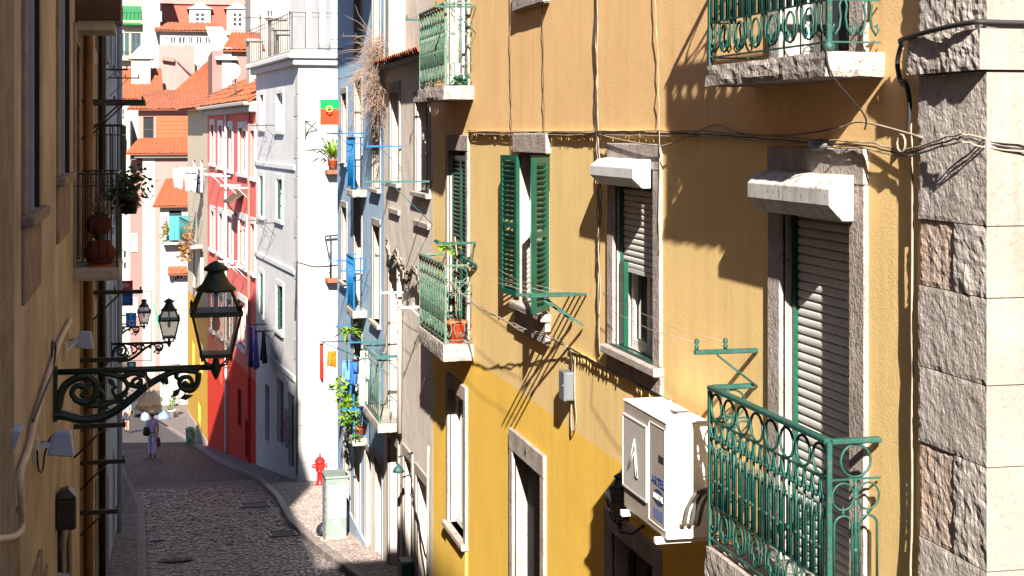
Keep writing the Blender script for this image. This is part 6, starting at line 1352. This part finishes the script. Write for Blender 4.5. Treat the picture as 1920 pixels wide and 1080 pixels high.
def person(P, yaw, H, label, top, legs, hair, stride=.22, legskin=False, arm_l=None, arm_r=None, sleeve=.35):
    t = empty('person', P, label, 'person'); k = H/1.72; c, s = math.cos(yaw), math.sin(yaw)
    def T(x, y, z): return P + Vector((x*c-y*s, x*s+y*c, z))*k      # x right, y forward
    hipz = .90; sh = 1.40
    al = arm_l or [(-.17,.0,sh),(-.205,-.04,1.14),(-.195,.05,.92),(-.19,.08,.84)]
    ar = arm_r or [(.17,.0,sh),(.205,-.03,1.14),(.20,.02,.90),(.20,.04,.82)]
    V = [(0,0,.98),(0,.0,1.18),(0,.0,1.36),(0,.0,1.46),(0,.02,1.53),(0,.03,1.62),(0,.02,1.70)]; E = [(i,i+1) for i in range(6)]; R = [(.13,.10),(.12,.09),(.12,.085),.055,.05,(.075,.09),(.05,.06)]
    def chain(start, pts, rs):
        b = start
        for p, r in zip(pts, rs): V.append(p); R.append(r); E.append((b, len(V)-1)); b = len(V)-1
    chain(2, al, [.052,.042,.033,.027]); chain(2, ar, [.052,.042,.033,.027])
    L = [(-.09,.0,hipz),(-.095,stride*.6,.50),(-.09,stride*.35,.10),(-.09,stride*.35+.14,.03)]; Rr = [(.09,.0,hipz),(.095,-.0,.50),(.09,-stride*1.1,.13),(.09,-stride*1.1+.10,.03)]
    for g in (L, Rr): chain(0, g, [.082,.058,.038,.032])
    body = skin('body', [T(*v) for v in V], E, [tuple(x*k for x in r) if isinstance(r, tuple) else r*k for r in R], M_SKIN, t)
    # nose and ears
    MB().lathe([(.001,-.02*k),(.014*k,-.005*k),(.005*k,.03*k)], T(0,.115,1.60), 6).obj('nose', M_SKIN, body)
    # clothes
    Vt = [(0,0,.93),(0,0,1.12),(0,0,1.34),(0,0,1.42)]; Et = [(0,1),(1,2),(2,3)]; Rt = [(.155,.125),(.14,.11),(.145,.105),(.085,.07)]
    for a in (al, ar):
        Vt += [a[0], tuple(a[0][i]+(a[1][i]-a[0][i])*(.55+sleeve) for i in range(3))]; Et += [(2, len(Vt)-2), (len(Vt)-2, len(Vt)-1)]; Rt += [.066, .056]
    skin('top', [T(*v) for v in Vt], Et, [tuple(x*k for x in r) if isinstance(r, tuple) else r*k for r in Rt], top, t)
    Vl = [(0,0,.96),(0,0,.90)]; El = [(0,1)]; Rl = [(.15,.12),(.145,.12)]
    for g in (L, Rr):
        e = g[:3] if not legskin else [g[0], tuple(g[0][i]+(g[1][i]-g[0][i])*.95 for i in range(3))]
        b = 1
        for p, r in zip(e, [.098,.085,.075] if not legskin else [.10,.09]): Vl.append(p); Rl.append(r); El.append((b, len(Vl)-1)); b = len(Vl)-1
    skin('trousers', [T(*v) for v in Vl], El, [tuple(x*k for x in r) if isinstance(r, tuple) else r*k for r in Rl], legs, t)
    skin('hair', [T(0,-.015,1.58), T(0,-.01,1.66), T(0,.0,1.72)], [(0,1),(1,2)], [(.085*k,.085*k),(.09*k,.095*k),(.06*k,.07*k)], hair, t)
    for g in (L, Rr): skin('shoe', [T(g[2][0],g[2][1]-.05,.045), T(g[2][0],g[2][1]+.06,.045), T(g[2][0],g[2][1]+.16,.035)], [(0,1),(1,2)], [.045*k,.048*k,.038*k], M_BLACK, t)
    for a, sx in ((al, -1), (ar, 1)):
        w = Vector(a[3]); 
        for f in range(4): skin('finger', [T(w.x, w.y-.02+.016*f, w.z), T(w.x+sx*.004, w.y-.022+.017*f, w.z-.05), T(w.x-sx*.004, w.y-.018+.015*f, w.z-.085+.008*abs(f-1.5))], [(0,1),(1,2)], [.012*k,.010*k,.008*k], M_SKIN, body, 1)
        skin('thumb', [T(w.x, w.y+.02, w.z+.01), T(w.x-sx*.005, w.y+.045, w.z-.02), T(w.x-sx*.01, w.y+.05, w.z-.05)], [(0,1),(1,2)], [.012*k,.011*k,.009*k], M_SKIN, body, 1)
    return t, T
WP = on_ground(286, 857); WP.z = zg(WP.y)+.006
M_LAV = mat('lavender_cotton', (.42,.40,.60), (.37,.35,.53), nscale=14, rough=.9); M_LAV2 = mat('pale_lilac_cotton', (.45,.43,.60), (.38,.36,.52), nscale=12, rough=.9)
w, T = person(WP, .05, 1.66, 'woman in pale lilac top and trousers walking away down the street with two bags', M_LAV, M_LAV2, M_HAIR, stride=.16)
def bag(name, label, c, sx, sy, sz, mt, strap):
    t = empty(name, c, label, 'bag'); q = MB()
    q.lathe([(.75,-1),(1.0,-.8),(1.05,-.2),(.9,.6),(.7,1.0),(.001,1.0)], (0,0,0), 14)
    for v in q.v: v.x *= sx; v.y *= sy; v.z *= sz; v += c
    q.obj('bag_body', mt, t); MB().tube(strap, .010, 5).obj('strap', mt, t)
c = T(-.24,-.06,1.02); bag('shoulder_bag', 'dark shoulder bag on the left side of the walking woman', c, .12, .07, .16, mat('bag_dark', (.02,.014,.014), rough=.6), [c+Vector((-.08,0,.15)), T(-.17,0,1.47), c+Vector((.08,0,.15))])
c = T(.21,.05,.56); bag('hand_bag', 'reddish brown bag carried low in the woman\'s right hand', c, .09, .06, .17, mat('bag_brown', (.20,.05,.03), rough=.7), [c+Vector((-.05,0,.16)), T(.20,.05,.80), c+Vector((.05,0,.16))])
MP = Vector((at_y(238,790,81).x, 81, zg(81)+.12))
person(MP, 2.6, 1.75, 'person in a blue shirt and dark shorts standing at the far left pavement', mat('shirt_blue', (.16,.22,.45), rough=.9), mat('shorts_dark', (.03,.03,.04), rough=.9), M_HAIR, stride=.05, legskin=True)
# parked car at the bottom of the street
M_CAR = mat('car_dark_paint', (.02,.022,.03), rough=.25, spec=.6, coat=.6)
CP_ = Vector((at_y(280,780,101).x, 100.4, zg(101)+.01)); car = empty('parked_car', CP_, 'dark parked car at the bottom of the street, half behind the hanging bag', 'car')
yaw = math.radians(12); cc, ss = math.cos(yaw), math.sin(yaw)
def CT(x, y, z): return CP_ + Vector((x*cc-y*ss, x*ss+y*cc, z))       # x across, y back
prof = [(0,.30),(.02,.62),(.12,.78),(1.05,.92),(1.75,1.40),(3.1,1.43),(3.75,1.05),(3.95,.95),(4.0,.35),(3.7,.25),(.3,.25)]
q = MB(); N = len(prof); sec = []
for x, sc in ((-.80,.90),(-.70,1.0),(.70,1.0),(.80,.90)):
    for (y, z) in prof:
        f = 1.0 if z < .95 else .84
        sec.append(CT(x*f, y, .3+(z-.3)*(sc if z > .9 else 1)))
q.add(sec, [(k*N+i, k*N+(i+1)%N, (k+1)*N+(i+1)%N, (k+1)*N+i) for k in range(3) for i in range(N)]+[tuple(range(N)), tuple(3*N+i for i in range(N))[::-1]])
q.obj('body', M_CAR, car, bevel=.04, seg=2)
def cq(name, pts, mt): MB().add([CT(*p) for p in pts], [(0,1,2,3)]).obj(name, mt, car)
M_WSH = mat('car_glass', (.25,.30,.34), rough=.05, spec=.8)
cq('windscreen', [(-.60,1.10,.985),(.60,1.10,.985),(.55,1.66,1.37),(-.55,1.66,1.37)], M_WSH)
for s_ in (-1, 1):
    cq('side_window', [(s_*.70,1.35,1.0),(s_*.70,3.2,1.02),(s_*.66,2.95,1.36),(s_*.655,1.85,1.36)], M_WSH)
    MB().lathe([(.001,-.02),(.08,0),(.09,.03),(.001,.04)], (0,0,0), 12).obj('headlight', mat('headlight', (.6,.6,.6), rough=.15), car, org=(0,0,0)); o = car.children[-1]; o.location = CT(s_*.58,-.005,.62)-ORG[car]; o.rotation_euler = (math.radians(90),0,yaw)
    MB().box((-.06,-.05,-.05),(.06,.05,.06)).obj('mirror', M_CAR, car, org=(0,0,0)); car.children[-1].location = CT(s_*.88,1.35,1.02)-ORG[car]
    for y in (.75, 3.25):
        wq = MB(); wq.tube([CT(s_*.62,y,.31), CT(s_*.66,y,.31), CT(s_*.80,y,.31), CT(s_*.82,y,.31)], [.27,.31,.31,.28], 18, smooth=False); wh_ = wq.obj('wheel', mat('tyre', (.012,.012,.012), rough=.8), car)
        MB().tube([CT(s_*.80,y,.31), CT(s_*.825,y,.31)], .19, 14, smooth=False).obj('rim', mat('rim', (.4,.4,.42), rough=.3, metal=.8), wh_)
cq('number_plate', [(-.25,-.01,.40),(.25,-.01,.40),(.25,-.01,.52),(-.25,-.01,.52)], M_WHITE); cq('grille', [(-.35,-.004,.56),(.35,-.004,.56),(.35,.0,.66),(-.35,.0,.66)], M_BLACK)
# bundles and pots by the car
for (px, py, Y, r, mt, lab) in ((307, 782, 97, .38, mat('blue_bag', (.12,.18,.32), rough=.5, bump=.02, bscale=9), 'blue bundle on the ground right of the parked car'), (272, 783, 97, .30, mat('pale_bag', (.17,.20,.27), rough=.5, bump=.02, bscale=9), 'pale bundle on the ground in front of the parked car')):
    c = at_y(px, py, Y); c.z = zg(Y)+.02; q = MB(); q.lathe([(r*.7,0),(r,.12),(r*.95,.3),(r*.6,.46),(r*.18,.52),(r*.25,.60),(.001,.61)], c, 14); o = q.obj('bundle', mt, None, org=c, jit=.03); tag(o, lab, 'bundle')
c = Vector((at_y(322,775,99).x, 99, zg(99)+.01)); t = empty('potted_shrub', c, 'slim shrub in a pale pot at the street end', 'plant'); pot(c, .28, .6, M_PALE, t); foliage(c+Vector((0,0,1.1)), (.3,.3,.6), 160, .16, M_LEAF, t); MB().tube([c+Vector((0,0,.5)), c+Vector((0,0,1.2))], .03, 5).obj('stem', M_TWIG, t)
u_, z_ = GF.hit(377, 815); c = GF.p(u_, .45, 0); c.z = zg(c.y)+.12
t = empty('waste_bin', c, 'green and white patterned waste bin by the yellow house', 'bin'); MB().lathe([(.15,0),(.17,.03),(.19,.58),(.205,.59),(.205,.63),(.12,.69),(.001,.70)], c, 14).obj('body', mat('bin_green', (.02,.20,.10), (.35,.38,.34), nscale=7, contrast=.8, rough=.6), t); MB().bar(c+Vector((-.07,-.19,.61)), c+Vector((.07,-.19,.61)), .03).obj('handle', M_BLACK, t)
# long green banner
a = at_y(285, 552, 95); t = empty('banner', a, 'long green triangular banner hanging beside the middle lamp', 'banner')
b = at_y(300, 632, 95); c = at_y(285, 600, 95)
q = MB(); pts = [(a.x,a.z),(b.x-.1,b.z+1.2),(b.x,b.z),(c.x+.25,c.z)]
q.prism(pts, lambda x, z, d: Vector((x, 95+d, z)), 0, .04); q.obj('cloth', mat('banner_green', (.02,.20,.13), (.03,.16,.11), nscale=2, rough=.8), t); MB().tube([(a.x-.05,95.02,a.z+.3), (c.x-.05,95.02,c.z-2.5)], .03, 6).obj('pole', M_RAIL, t); MB().tube([(c.x-.05,95.02,c.z-2.4), (c.x-3,95.02,c.z-2.4)], .03, 6).obj('wall_arm', M_RAIL, t)
MB().bar((c.x-.05,95.02,a.z+.2), (c.x-3.,95.02,a.z+.2), .05).obj('wall_arm', M_RAIL, t)
# dark doorway bag and hanging cloth on the white building's ground floor
u_, z_ = WF.hit(545, 800)
cloth(wl_(.12, z_+.5, u_-.25), .5, 1.0, mat('cloth_pinkprint', (.42,.30,.36), (.18,.10,.16), nscale=10, contrast=.7, rough=.9), 'pink patterned cloth hung in the doorway by the white corner', 'laundry', ph=5)
# dust off: smooth nothing else
